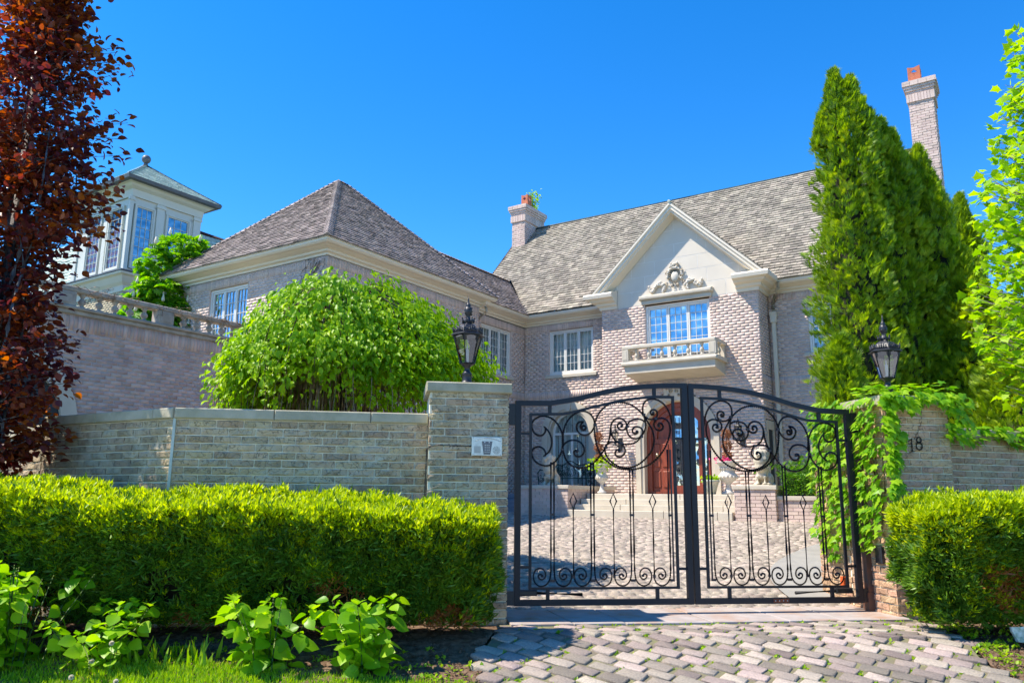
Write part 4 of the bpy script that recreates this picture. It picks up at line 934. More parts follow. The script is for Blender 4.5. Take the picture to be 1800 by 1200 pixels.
m = MB(); m.tube([H(U0, RV, RZ+.02), H(U1, RV, RZ+.02)], .06, 6); m.build('ridge', M_RIDGE, rf)
m = MB(); m.tube([H(U0+.0, EV, EZ+.0)+Z*.02, H(U0, RV, RZ)+Z*.02], .045, 4); m.build('verge', M_SHINGW, rf)
# gable roof running back from v=-1.28 into the main roof
for s_ in (-1, 1):
    O = H(GC+s_*2.48, -1.27, 6.815); Sg = nrm(-s_*uH + Z*GS); L_ = 2.48*math.hypot(1, GS)
    bk = lambda s__: ((6.815+s__*Sg[2])-EZ)/TP+EV + 1.27 + .12
    rp2 = roofplane(O, vH, Sg, [(0, 0), (bk(0)+.1, 0), (bk(L_)+.1, L_), (0, L_)], rf, M_SHING)
    shingles('shingle', O, vH, Sg, L_, lambda q: [(0, bk(q))], M_SHING, rf)
m = MB(); m.tube([H(GC, -1.31, 6.83+2.46*GS+.02), H(GC, 2.6, 6.83+2.46*GS+.02)], .04, 5); m.build('ridge', M_RIDGE, rf)
# wing hip roof
WE = 6.88; wu0, wu1, wv0, wv1 = -6.0, .40, -8.97, -2.25; wc = (wu0+wu1)/2; hwid = (wu1-wu0)/2; WZ = 10.0; wt = (WZ-WE)/hwid
ra, rb_ = wv0+hwid, wv1-hwid
def hip(O, A, S, Lb, k0, k1, smax, m_, par):
    """trapezoid: base Lb, sides closing by k0, k1 per unit slope"""
    poly = [(0, 0), (Lb, 0), (Lb-k1*smax, smax), (k0*smax, smax)]; roofplane(O, A, S, poly, par, m_)
    shingles('shingle', O, A, S, smax, lambda q: [(k0*q, Lb-k1*q)], m_, par, expo=.125)
wr = MB(); wr.add([H(wu0, wv0, WE-.02), H(wu1, wv0, WE-.02), H(wu1, wv1, WE-.02), H(wu0, wv1, WE-.02)], [(0, 1, 2, 3)]); wr = wr.build('wing_roof', M_TRIM, house)
ws = math.hypot(hwid, WZ-WE); cc_ = hwid/ws
hip(H(wu0, wv0, WE), uH, nrm(vH*hwid+Z*(WZ-WE)), wu1-wu0, cc_, cc_, ws, M_SHINGW, wr)
hip(H(wu1, wv0, WE), vH, nrm(-uH*hwid+Z*(WZ-WE)), wv1-wv0, cc_, cc_, ws, M_SHINGW, wr)
hip(H(wu1, wv1, WE), -uH, nrm(-vH*hwid+Z*(WZ-WE)), wu1-wu0, cc_, cc_, ws, M_SHINGW, wr)
hip(H(wu0, wv1, WE), -vH, nrm(uH*hwid+Z*(WZ-WE)), wv1-wv0, cc_, cc_, ws, M_SHINGW, wr)
def ridgecaps(P, Q, m_, par, w_=.11):
    d = nrm(Q-P); L = np.linalg.norm(Q-P); sd_ = nrm(np.cross(d, Z)); up = np.cross(sd_, d); n = int(L/.14); V = []; Fc = []
    for i in range(n):
        a = P+d*(L*i/n); b = P+d*min(L, L*(i+1.25)/n); h = .055; i0 = len(V)
        V += [a-sd_*w_-up*.03+up*.03, a+up*h+up*.02, a+sd_*w_-up*.03+up*.03, b-sd_*w_-up*.03, b+up*h, b+sd_*w_-up*.03]; Fc += [(i0, i0+1, i0+4, i0+3), (i0+1, i0+2, i0+5, i0+4), (i0, i0+2, i0+1)]
    m = MB(); m.add(V, Fc); return tag(m.build('hip_cap', m_, par), kind='stuff')
ap, ap2 = H(wc, ra, WZ), H(wc, rb_, WZ)
for P, Q in ((H(wu1, wv0, WE), ap), (H(wu0, wv0, WE), ap), (ap, ap2), (H(wu1, wv1, WE), ap2)): ridgecaps(P, Q, M_SHINGW, wr)
# connector roof
ce, cz = .27, 6.75; cu = -1.45; cR = cz+wt*(ce-cu)
Sc = nrm(-uH*(ce-cu)+Z*(cR-cz)); cs = math.hypot(ce-cu, cR-cz)
def civ(q):
    z = cz+Sc[2]*q; u_ = ce-(q/cs)*(ce-cu); v1_ = (z-EZ)/TP+EV+.02
    zb = z; vb = wv1 - (z-WE)/wt; vb = max(-6, min(-2.3, vb)); return [(vb+2.7-.15+ (0), v1_+2.7)]
co = roofplane(H(ce, -2.7, cz), vH, Sc, [(.3, 0), (2.33, 0), (2.7+(cR-EZ)/TP+EV, cs), (-1.4, cs)], house, M_SHINGW, 'connector_roof')
shingles('shingle', H(ce, -2.7, cz), vH, Sc, cs, civ, M_SHINGW, co, expo=.125)
ridgecaps(H(cu, -3.9, cR), H(cu, (cR-EZ)/TP+EV, cR), M_SHINGW, co)
m = MB(); m.add([H(cu, -4, cR-.02), H(cu, 1.2, cR-.02), H(cu-1.9, 1.2, cR-1.9*wt), H(cu-1.9, -4, cR-1.9*wt)], [(0, 1, 2, 3)]); m.build('roof', M_SHINGW, co)
m = MB(); m.tube([H(ce-.02, EV+.02, cz+.05), H(cu, (cR-EZ)/TP+EV, cR+.06)], .05, 4); m.build('valley_flashing', mat('lead', (.55, .55, .52), rough=.5), co)
# cornices and gutters
CP = [(0, 0), (.03, 0), (.03, .05), (.10, .07), (.10, .12), (.20, .15), (.24, .17), (.32, .18), (.36, .22), (.375, .29), (.36, .30), (.0, .29)]
def cornice(path, z, scale=1, prof=None):
    m = MB(); m.sweep([A3(*H(a, b))+Z*z for a, b in path], [(d*scale, h*scale) for d, h in (prof or CP)]); return m.build('cornice', M_TRIM, house)
cornice([(-5.6, 2), (-5.6, -8.57), (0, -8.57), (0, -2.63), (-.3, -2.63)], 6.59, 1.03)
cornice([(-.12, -2.64), (-.12, 0), (3.09, 0)], 6.475)
CB = [(0, -.02), (.04, -.02), (.05, .06), (.12, .09), (.13, .15), (.25, .19), (.28, .24), (.38, .27), (.40, .36), (.38, .40), (.0, .52)]
cornice([(3.1, -.3), (3.1, -.9), (3.60, -.9)], 6.46, 1, CB)
cornice([(7.03, -.9), (7.57, -.9), (7.57, -.02)], 6.46, 1, CB)
cornice([(7.575, 0), (11.0, 0)], 6.50)
# downpipes
m = MB(); P = [H(7.95, -.36, 6.72), H(7.93, -.33, 6.55), H(7.80, -.15, 6.40), H(7.72, -.10, 6.25), H(7.72, -.10, 6.05)]; m.tube(catmull(P, 4), .055, 8)
m.box(fF, 7.64, 7.80, 5.93, 5.99, .02, .19); m.prism(fF, [(7.66, 5.72), (7.78, 5.72), (7.80, 5.93), (7.64, 5.93)], .03, .17); m.box(fF, 7.675, 7.765, .8, 5.72, .045, .135)
for z in (4.4, 3.0, 1.7): m.box(fF, 7.665, 7.775, z, z+.04, .0, .14)
m.build('downpipe', M_TRIM, house)
m = MB(); m.tube(catmull([H(.30, -2.75, 6.56), H(.25, -2.62, 6.42), H(.05, -2.60, 6.34), H(-.06, -2.60, 6.2)], 4), .045, 6); m.build('gutter_outlet', M_TRIM, house)
# chimneys
def chimney(u0_, u1_, v0_, v1_, zt, zb):
    m = MB(); cs_ = (u0_+u1_)/2; f1 = frF(v0_); f2 = frW(u1_)
    m.box(f1, u0_+.01, u1_-.01, zb, zt, -(v1_-v0_), -.012); ch = m.build('chimney', M_HMORT, house)
    for fr, a, b in ((f1, u0_, u1_), (f2, v0_, v1_)):
        V = []; Fc = []
        m2 = MB(); mortar(m2, fr, zb, zt, .0765, full(a, b))
        for p, q, z, z2_ in rows(zb, zt-.62, .0765, .212, .011, full(a, b)):
            d = R.uniform(.0, .012); m2.box(fr, p, q, z, z2_, -.01, .004+d)
        tag(m2.build('brick', M_HBRICK, ch), kind='stuff')
    # corbelled head: band of upright bricks, then stepping courses
    layers = [(zt-.62, .045, True), (zt-.36, .03, False), (zt-.29, .06, False), (zt-.215, .09, False), (zt-.14, .12, False), (zt-.07, .12, False)]
    m2 = MB()
    for z, o_, sold in layers:
        h = .24 if sold else .066
        for fr, a, b, dep in ((f1, u0_, u1_, v1_-v0_), (f2, v0_, v1_, u1_-u0_)):
            x = a-o_; st = .0765 if sold else .212
            while x < b+o_-.02: m2.box(fr, x, min(x+st-.011, b+o_), z, z+h, -.02 if not sold else -.02, o_+R.uniform(0, .008)); x += st
        m2.box(f1, u0_-o_+.01, u1_+o_-.01, z-.005, z+h+.005, -(v1_-v0_)-o_+.01, o_-.01)
    m2.box(f1, u0_-.1, u1_+.1, zt-.01, zt+.015, -(v1_-v0_)-.1, .1)
    tag(m2.build('corbel', M_HBRICK, ch), kind='stuff'); return ch
def pot(c, s_, par):
    m = MB(); w_ = .14*s_; h = .46*s_; X, Y = uH, vH
    # square pot with a diamond opening in each side, notched rim
    for A_, N_ in ((uH, -vH), (vH, uH), (-uH, vH), (-vH, -uH)):
        fr = Fr(A3(*c)+N_*(w_-.02), A_, N_)
        hz = h*.66; q = .075*s_
        for pts in ([(-w_, 0), (0, 0), (0, hz-q), (-q, hz), (-w_, hz)], [(0, 0), (w_, 0), (w_, hz), (q, hz), (0, hz-q)], [(-w_, hz), (-q, hz), (0, hz+q), (0, h*.92), (-w_, h)], [(q, hz), (w_, hz), (w_, h), (0, h*.92), (0, hz+q)]):
            m.prism(fr, pts, 0, .022)
    m.build('chimney_pot', M_TERRA, par)
chL = chimney(-2.52, -1.96, 2.8, 4.1, 11.93, 9.6); pot(H(-2.05, 3.05, 11.93), 1, chL)
chR = chimney(11.05, 11.68, 3.0, 3.75, 13.0, 3); pot(H(11.25, 3.25, 13.0), 1.15, chR)
# --- balcony on the bay
bal = MB(); fb1 = fB
prof = [(0, 0), (.0, .0)]
b0, b1, bd = 4.07, 6.72, .82
bal.prism(Fr(H(b0+.08, -.9), -vH, -uH), [(0, 4.30), (bd-.06, 4.42), (bd-.06, 4.62), (0, 4.62)], -(b1-b0-.16), 0)
bal.bbox(fB, b0, b1, 4.62, 4.72, 0, bd+.02, .03); bal = bal.build('balcony', M_STONE, house)
m = MB(); m.bbox(fB, b0+.03, b1-.03, 5.07, 5.17, bd-.16, bd, .02); m.box(Fr(H(b0+.1, -.9), -vH, -uH), 0, bd-.161, 5.072, 5.168, -.07, .07); m.box(Fr(H(b1-.1, -.9), -vH, uH), 0, bd-.161, 5.072, 5.168, -.07, .07); m.build('rail', M_STONE, bal)
m = MB(); m.box(fB, b0+.05, b1-.05, 4.72, 4.76, bd-.15, bd-.01); m.build('plinth', M_STONE, bal)
for a in (b0+.12, b1-.12):
    m = MB(); m.box(fB, a-.09, a+.09, 4.76, 5.07, bd-.165, bd-.005); m.box(fB, a-.055, a+.055, 4.79, 5.04, bd-.005, bd+.002); m.build('pedestal', M_STONE, bal); m = MB(); m.box(fB, a-.06, a+.06, 4.72, 5.07, .0, .1); m.build('pilaster', M_STONE, bal)
BAL = [(.045, 0), (.045, .03), (.03, .04), (.026, .06), (.05, .10), (.056, .13), (.048, .165), (.026, .205), (.022, .225), (.032, .235), (.032, .25), (.05, .28), (.05, .31)]
def baluster(c, s_, par, m_, zs=1):
    m = MB(); m.lathe(c, [(r_*s_, z*zs) for r_, z in BAL], 10); return m.build('baluster', m_, par)
for i in range(6): baluster(H(b0+.42+i*(b1-b0-.84)/5, -.9-bd+.085, 4.76), 1, bal, M_STONE)
for a in (b0+.1, b1-.1): baluster(H(a, -.9-.38, 4.76), 1, bal, M_STONE)
# --- front door portal
ar = MB()
def archring(m, fr, c, zs, r0_, r1_, d0, d1, zb, n=20):
    P0 = [(c-r0_, zb)] + [(c-r0_*math.cos(t), zs+r0_*math.sin(t)) for t in np.linspace(0, PI, n)] + [(c+r0_, zb)]
    P1 = [(c-r1_, zb)] + [(c-r1_*math.cos(t), zs+r1_*math.sin(t)) for t in np.linspace(0, PI, n)] + [(c+r1_, zb)]
    k = len(P0); V = [fr.p(a, z, d1) for a, z in P0] + [fr.p(a, z, d1) for a, z in P1] + [fr.p(a, z, d0) for a, z in P0] + [fr.p(a, z, d0) for a, z in P1]
    m.add(V, [f_ for i in range(k-1) for f_ in ((i, k+i, k+i+1, i+1), (2*k+i, i, i+1, 2*k+i+1), (k+i, 3*k+i, 3*k+i+1, k+i+1))])
LZ = 1.27      # landing height
archring(ar, fB, 5.25, 2.78, 1.02, 1.16, -.1, .05, LZ); archring(ar, fB, 5.25, 2.78, .93, 1.02, -.35, .015, LZ)
ar = ar.build('door_surround', M_STONE, house)
m = MB(); m.prism(fB, [(5.0, 3.72), (5.5, 3.72), (5.58, 4.16), (4.92, 4.16)], .0, .09); m.build('keystone', M_STONE, ar)
cv = MB()
for s_ in (-1, 1):
    for a, z, r_ in ((.09, 3.98, .07), (.2, 4.05, .05), (.14, 3.86, .04)): spiral(5.25+s_*a, z, r_, .5, 1.4, s_, .012)
    for q in cv.v[:0]: pass
b_ = len(cv.v)
cv.v = [tuple(np.array(q)+(-vH)*.055) for q in cv.v]; tag(cv.build('keystone_scrolls', M_STONE, ar), kind='stuff')
dr = fB.sh(0, 0, -.28)
dm = MB(); archring(dm, dr, 5.25, 2.78, .80, .94, -.05, .10, LZ+.08); archring(dm, dr, 5.25, 2.78, .66, .80, -.05, .05, 2.75, 16); dm.box(dr, 4.31, 6.19, LZ, LZ+.08, -.05, .1); door = dm.build('entrance_door', M_DOOR, house)
m = MB()   # solid left panel, then glazed leaves
m.box(dr, 4.45, 4.96, LZ+.08, 2.75, -.04, .02); m.build('panel', M_DOOR, door)
for a0, a1 in ((4.50, 4.68), (4.74, 4.92)):
    for z0_, z1_ in ((LZ+.18, LZ+.62), (LZ+.72, 2.62)): m = MB(); m.bbox(dr, a0, a1, z0_, z1_, .018, .045, .02); m.build('raised_panel', M_DOOR, door)
for a0, a1 in ((4.97, 5.38), (5.40, 5.79), (5.79, 6.04)):
    m = MB(); q = .045; m.box(dr, a0, a0+q, LZ+.08, 2.95, -.03, .03); m.box(dr, a1-q, a1, LZ+.08, 2.95, -.03, .03); m.box(dr, a0+q, a1-q, LZ+.08, LZ+.24, -.03, .029); m.build('stile', M_DOOR, door)
    m = MB(); m.add([dr.p(a0+q, LZ+.24, 0), dr.p(a1-q, LZ+.24, 0), dr.p(a1-q, 3.35, 0), dr.p(a0+q, 3.35, 0)], [(0, 1, 2, 3)]); m.build('pane', M_GLASSD, door)
    m = MB(); ac = (a0+a1)/2
    for z in (LZ+.38, LZ+.54, LZ+.70, 2.7, 2.9, 3.1):
        for s_ in (-1, 1): m.tube([dr.p(ac+s_*(.06-.05*t)*math.cos(t*9), z+(.06-.05*t)*math.sin(t*9), .02) for t in np.linspace(0, 1, 12)], .006, 4)
    m.tube([dr.p(ac-.05, LZ+.24, .02), dr.p(ac-.05, 3.3, .02)], .006, 4); m.tube([dr.p(ac+.05, LZ+.24, .02), dr.p(ac+.05, 3.3, .02)], .006, 4)
    tag(m.build('door_ironwork', mat('wrought white', (.35, .36, .36)), door), kind='stuff')
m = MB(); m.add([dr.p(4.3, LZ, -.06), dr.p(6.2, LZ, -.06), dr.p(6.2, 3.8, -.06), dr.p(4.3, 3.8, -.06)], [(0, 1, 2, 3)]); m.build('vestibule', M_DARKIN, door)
m = MB(); m.ball(dr.p(4.60, 2.32, .06), .05, 8, 6); m.tube([dr.p(4.60+.05*math.cos(t), 2.27+.05*math.sin(t), .07) for t in np.linspace(0, 2*PI, 12)[:-1]], .012, 5, closed=True); m.build('door_knocker', mat('brass', (.55, .45, .3), rough=.35, metal=.8), door)
m = MB(); m.prism(dr, [(4.45, 2.751), (6.05, 2.751), (5.9, 3.2), (5.6, 3.42), (5.25, 3.5), (4.9, 3.42), (4.6, 3.2)], -.04, -.02); m.build('tympanum_panel', M_DOOR, door)
# arched window left of the door
aw = MB(); archring(aw, fF, 1.49, 3.08, .72, .93, -.1, .06, 1.27); archring(aw, fF, 1.49, 3.08, .66, .72, -.3, .02, 1.27); aw = aw.build('window_surround', M_STONE, house)
m = MB(); m.prism(fF, [(1.42, 3.72), (1.56, 3.72), (1.62, 4.10), (1.36, 4.10)], .0, .10); m.build('keystone', M_STONE, aw)
fa = fF.sh(0, 0, -.2)
m = MB(); archring(m, fa, 1.49, 3.08, .59, .665, -.04, .04, 1.27); m.box(fa, .90, 2.08, 3.03, 3.10, -.04, .045); m.box(fa, 1.455, 1.525, 1.27, 3.03, -.04, .044); m.box(fa, .90, 2.08, 1.27, 1.36, -.04, .043)
awf = m.build('arched_window', M_FRAME, house)
m = MB(); muntins(m, fa, .90, 1.455, 1.36, 3.03, 3, 6); muntins(m, fa, 1.525, 2.08, 1.36, 3.03, 3, 6)
for t in (PI*.25, PI*.5, PI*.75): m.tube([fa.p(1.49, 3.1, -.03), fa.p(1.49-.6*math.cos(t), 3.1+.58*math.sin(t), -.03)], .008, 4)
m.tube([fa.p(1.49-.3*math.cos(t), 3.08+.3*math.sin(t), -.03) for t in np.linspace(0, PI, 10)], .008, 4)
tag(m.build('muntin', M_FRAME, awf), kind='stuff')
m = MB(); m.add([fa.p(1.49+.61*math.cos(t), 3.08+.61*math.sin(t), -.02) for t in np.linspace(0, PI, 16)]+[fa.p(.88, 1.3, -.02), fa.p(2.10, 1.3, -.02)], [tuple(range(18))]); m.build('pane', M_GLASS, awf)
curtain(fa, .85, 2.12, 1.3, 3.75, -.12, .03, .16).build('curtain', M_CURT, awf)
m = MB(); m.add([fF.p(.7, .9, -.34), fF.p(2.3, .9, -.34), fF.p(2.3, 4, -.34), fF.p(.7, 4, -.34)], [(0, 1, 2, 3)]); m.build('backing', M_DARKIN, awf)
# arched window right of the bay and the stone niche in the bay's side
ar2 = MB(); archring(ar2, fF, 9.3, 2.6, .70, .90, -.1, .06, 1.27); archring(ar2, fF, 9.3, 2.6, .62, .70, -.3, .02, 1.27); ar2.build('window_surround', M_STONE, house)
m = MB(); m.add([fF.p(8.6, 1.2, -.25), fF.p(10, 1.2, -.25), fF.p(10, 3.4, -.25), fF.p(8.6, 3.4, -.25)], [(0, 1, 2, 3)]); m.build('pane', M_GLASSD, house)
f7 = frW(7.57); m = MB(); m.box(f7, -.80, -.68, 1.0, 3.12, -.02, .03); m.box(f7, -.26, -.14, 1.0, 3.12, -.02, .03); m.box(f7, -.68, -.26, 2.9, 3.12, -.02, .029); m.box(f7, -.68, -.26, 1.0, 2.9, -.25, -.15); m.build('niche', M_STONE, house)
# ================================================================== ENTRANCE STEPS, PEDESTALS
st = thing('entrance_steps', 'pale stone steps rising to the front door between the lion pedestals', 'steps', H(5.2, -3, .76))
sv_ = [(-3.62, .77, 3.48, 7.56), (-3.30, .90, 3.50, 7.56), (-2.98, 1.03, 3.50, 7.56), (-2.66, 1.155, 3.50, 7.56)]
for v_, z_, a0, a1 in sv_:
    x = a0
    while x < a1-.05:
        l = min(1.25, a1-x); m = MB(); m.bbox(frF(v_), x+.003, x+l-.003, z_-(.15 if z_ < .8 else .02), z_+.115, -.6, 0, .012); m.build('step', M_STONE, st); x += l
m = MB(); m.box(frF(-2.66), 2.9, 7.8, .7, 1.15, -1.75, -.35); m.bbox(frF(-2.62), 3.50, 7.56, 1.272, 1.275, -1.7, 0, .001); m.build('landing', M_STONE, st)
def pedestal(label, u0_, u1_, v0_, v1_, zt, nm='stone_pedestal', grp=None):
    t = thing(nm, label, 'pedestal', H((u0_+u1_)/2, (v0_+v1_)/2, .75), grp); f1 = frF(v0_)
    c = MB(); c.box(f1, u0_+.01, u1_-.01, .5, zt-.09, -(v1_-v0_), -.012); 
    for fr, a, b in ((f1, u0_, u1_), (frW(u1_), v0_, v1_), (Fr(H(u0_, 0), -vH, -uH), -v1_, -v0_)):
        mortar(c, fr, .55, zt-.09, .0765, full(a, b))
    c.build('mortar', M_HMORT, t); c = MB()
    for fr, a, b in ((f1, u0_, u1_), (frW(u1_), v0_, v1_), (Fr(H(u0_, 0), -vH, -uH), -v1_, -v0_)):
        for p, q, z, z2_ in rows(.55, zt-.09, .0765, .212, .011, full(a, b)): c.box(fr, p, q, z, z2_, -.01, .003+R.uniform(0, .01))
    tag(c.build('brick', M_HBRICK, t), kind='stuff'); m = MB(); m.bbox(f1, u0_-.04, u1_+.04, zt-.09, zt, -(v1_-v0_)-.02, .04, .01); m.build('coping', M_STONE, t); return t
pedestal('brick pedestal left of the steps carrying a seated lion', 1.95, 3.46, -3.55, -1.0, 1.47)
pedestal('brick pedestal right of the steps carrying the second lion', 7.60, 8.47, -3.55, -2.2, 1.46)
pedestal('long brick planter wall right of the lion with a clipped box hedge', 8.48, 12.5, -3.45, -1.2, 1.24, 'planter_wall')
# side steps at left, the bluish cast of shade put into their colour
sd2 = thing('side_steps', 'shaded blue grey steps against the wing left of the pedestal', 'steps', H(.9, -1.8, .7))
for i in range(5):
    m = MB(); m.bbox(frF(-2.6+i*.3), -.10, 1.85, .62+i*.13, .745+i*.13, -1.0, 0, .01); m.build('step', mat('shade blue stone', (.27, .29, .33), (.2, .22, .26), 5, .8), sd2)
# ================================================================== TERRACE WALL WITH BALUSTRADE (left)
tw = thing('terrace_wall', 'tall weathered brick terrace wall with stone balustrade left of the round green tree', 'wall', H(-2, -12.5, 0))
f2_ = frW(-2)
brick_mesh_wall(f2_, .3, 4.52, intervals(-19, -8.6, [('arch', -14.2, 1.42, 2.4, 0)]), tw, M_TBRICK, M_TMORT, rough=.008, solds=((4.22, 4.52),))
m = MB(); m.box(f2_, -19, -8.6, .2, 4.5, -.6, -.02); m.build('core', M_DARKIN, tw)
m = MB(); archring(m, f2_, -14.2, 2.4, 1.12, 1.42, -.2, .05, .3); m.build('arch_surround', M_STONE, tw)
m = MB(); m.bbox(f2_, -19, -8.6, 4.52, 4.60, -.5, .06, .01); m.bbox(f2_, -19, -8.6, 4.602, 4.67, -.5, .12, .02); m.build('cornice', M_OLDST, tw)
bd_ = MB(); bd_.bbox(f2_, -19, -8.62, 4.95, 5.06, -.13, .07, .02); bd_ = bd_.build('balustrade', M_OLDST, tw)
for v_ in [-12.92, -12.58, -12.26, -11.94, -11.63, -10.72, -10.40, -10.08, -9.76, -9.45, -9.14, -8.84, -14.6, -14.28, -13.95, -13.6]: baluster(H(-2.03, v_, 4.67), 1.35, bd_, M_OLDST, .91)
for v_ in (-11.2, -13.27): m = MB(); m.bbox(f2_, v_-.19, v_+.19, 4.67, 4.95, -.14, .075, .01); m.bbox(f2_, v_-.13, v_+.13, 4.72, 4.91, .07, .085, .008); m.build('pedestal', M_OLDST, bd_)
# dry vine stems on the balustrade
m = MB()
for _ in range(46):
    v0_ = R.uniform(-13.2, -8.9); P = [H(-1.9+R.uniform(0, .03), v0_, 5.02+R.uniform(0, .07))]
    for k in range(6): P.append(P[-1]+vH*R.uniform(-.10, .12)+Z*R.uniform(-.10, .045)+uH*R.uniform(-.01, .012))
    m.tube(P, .006, 4)
tag(m.build('dry_vine', M_DRY), 'dry bare vine stems tangled along the terrace balustrade', 'vine', kind='stuff')
m = MB()
for _ in range(10):
    P = [H(-.15+R.uniform(-.5, .1), -8.60, 6.55-R.uniform(0, .1))]
    for k in range(7): P.append(P[-1]+uH*R.uniform(-.16, .03)+Z*R.uniform(-.22, .03))
    m.tube(P, .007, 4)
tag(m.build('bare_vine', M_DRY), 'thin bare vine stems on the wing wall under the eave corner', 'vine', kind='stuff')
# ================================================================== NEIGHBOUR'S TOWER HOUSE (far left)
c0T = CAM + ray(217, 500)*27; Tc = A3(c0T[0], c0T[1], 0)
nb = thing('neighbour_house', 'neighbouring house with grey green slate roofs and a windowed square tower, far left', 'house', Tc)
def TP_(u, v, z=0): return Tc+u*uH+v*vH+z*Z
tR, tL = Fr(TP_(0, 0), vH, uH), Fr(TP_(0, 0), uH, -vH)
m = MB(); m.box(tL, -3.52, -.08, 8.6, 11.9, -2.7, -.08); m.build('tower_wall', M_TOWER, nb)
for a0, a1 in ((-.0, .0),): pass
m = MB()
for a in (-.10, .93, 2.42): m.box(tR, a, a+.30 if a > 0 else a+.14, 8.75, 11.45, -.06, .03); m.box(tR, a-.03, a+.33 if a > 0 else a+.17, 11.3, 11.42, -.06, .06)
for a in (-3.6, -1.70, -.24): m.box(tL, a, a+.24, 8.75, 11.45, -.06, .03)
m.box(tR, .0, 2.7, 11.2, 11.5, -.07, -.02); m.box(tR, .86, 1.30, 8.7, 11.3, -.07, -.02); m.box(tR, 2.28, 2.7, 8.7, 11.3, -.07, -.02); m.box(tR, 0, 2.7, 8.6, 8.86, -.07, -.02); m.box(tL, -3.58, -.02, 11.2, 11.5, -.07, -.02); m.box(tL, -3.58, -.02, 8.6, 8.86, -.07, -.02)
for a0, a1 in ((-3.58, -2.75), (-1.8, -1.35), (-.42, -.02)): m.box(tL, a0, a1, 8.86, 11.2, -.07, -.02)
m.build('pilaster', M_TOWER, nb)
window(tR, .10, .86, 8.85, 11.2, nb, ns=1, nc=3, nr=6, glass=M_GLASSD, sill=False, dep=-.0, curt=None, fmat=M_TOWER)
window(tR, 1.30, 2.28, 8.85, 11.2, nb, ns=1, nc=3, nr=6, glass=M_GLASSD, sill=False, dep=-.0, curt=None, fmat=M_TOWER)
M_PINK = mat('pink blind', (.85, .30, .38), rough=.8)
M_GLASSC = glassmat('clear glass', (.95, .95, .95), .02)
for a0, a1 in ((-1.34, -.43), (-2.74, -1.81)):
    Ww = window(tL, a0, a1, 8.85, 11.2, nb, ns=1, nc=3, nr=6, glass=M_GLASSC, sill=False, dep=-.0, curt=None, fmat=M_TOWER)
    for k in range(12):
        m = MB(); m.box(tL, a0+.05, a1-.05, 8.92+k*.13, 8.92+k*.13+.13, -.045, -.036); m.build('blind', M_PINK if k % 2 == 0 else M_FRAME, Ww)
loop = lambda o_: [TP_(-3.58-o_*0, 2.7), TP_(-3.58, 0), TP_(0, 0), TP_(0, 2.7), TP_(-1, 2.7)]
m = MB(); m.sweep(loop(0), [(0, 11.45), (.05, 11.45), (.08, 11.7), (.2, 11.78), (.25, 11.86), (.40, 11.9), (.0, 11.95)]); m.build('cornice', M_TOWER, nb)
m = MB(); m.sweep(loop(0), [(.3, 11.88), (.50, 11.9), (.53, 12.02), (.40, 12.02)]); m.build('gutter', M_ZINC, nb)
m = MB(); m.sweep(loop(0), [(0, 8.0), (.02, 8.0), (.04, 8.2), (.12, 8.3), (.22, 8.5), (.30, 8.55), (.32, 8.62), (.0, 8.74)]); m.build('stone_ledge', M_LIME, nb)
m = MB(); m.sweep(loop(0), [(.26, 8.64), (.34, 8.64), (.34, 8.68), (.0, 8.80)]); m.build('flashing', M_ZINC, nb)
M_YB = mat('buff brick', (.52, .43, .28), (.43, .35, .23), 4, .9, island=.2, stain=(.35, .3, .22), samt=.3); M_YM = mat('buff mortar', (.50, .45, .36))
brick_mesh_wall(tR, 5.2, 8.0, intervals(0, 2.7, []), nb, M_YB, M_YM); brick_mesh_wall(tL, 5.2, 8.0, intervals(-3.58, 0, []), nb, M_YB, M_YM)
m = MB(); m.box(tL, -9, -.02, 0, 8.6, -9, -.05); m.build('core', M_YM, nb)
_a = hit(256, 292, TP_(0, 1.35), vH); apz = _a[2]; apu = (_a-Tc) @ uH
tr_ = MB(); cs4 = [TP_(.5, -.5, 12.0), TP_(.5, 3.2, 12.0), TP_(-4.08, 3.2, 12.0), TP_(-4.08, -.5, 12.0)]; A_ = TP_(apu, 1.35, apz); A2 = TP_(apu-.25, 1.35, apz)
tr_.add(cs4+[A_, A2], [(0, 1, 4), (1, 2, 5, 4), (2, 3, 5), (3, 0, 4, 5)]); tr_ = tr_.build('tower_roof', M_SLATE, nb)
s1 = nrm(A_-TP_(.5, 1.35, 12.0)); L1 = np.linalg.norm(A_-TP_(.5, 1.35, 12.0)); shingles('slate', cs4[0], vH, s1, L1, lambda q: [(1.85*q/L1, 3.7-1.85*q/L1)], M_SLATE, tr_, expo=.17, wid=(.2, .26), thick=.01)
mid = TP_(apu, -.5, 12.0); s2 = nrm(A_-mid-0*uH); L2 = np.linalg.norm(A_-mid); shingles('slate', cs4[3], uH, s2, L2, lambda q: [((4.08+apu-.25)*q/L2, 4.58-(.5-apu)*q/L2)], M_SLATE, tr_, expo=.17, wid=(.2, .26), thick=.01)
m = MB(); m.tube([cs4[0]+Z*.03, A_+Z*.03], .035, 5); m.tube([cs4[1]+Z*.03, A_+Z*.03], .035, 5); m.tube([A_+Z*.03, A2+Z*.03], .035, 5); m.build('hip', M_ZINC, tr_)
m = MB(); m.lathe(A_, [(.10, .0), (.08, .08), (.05, .12)], 10); m.ball(A_+Z*.27, .17, 14, 10); m.build('ball_finial', M_ZINC, tr_)
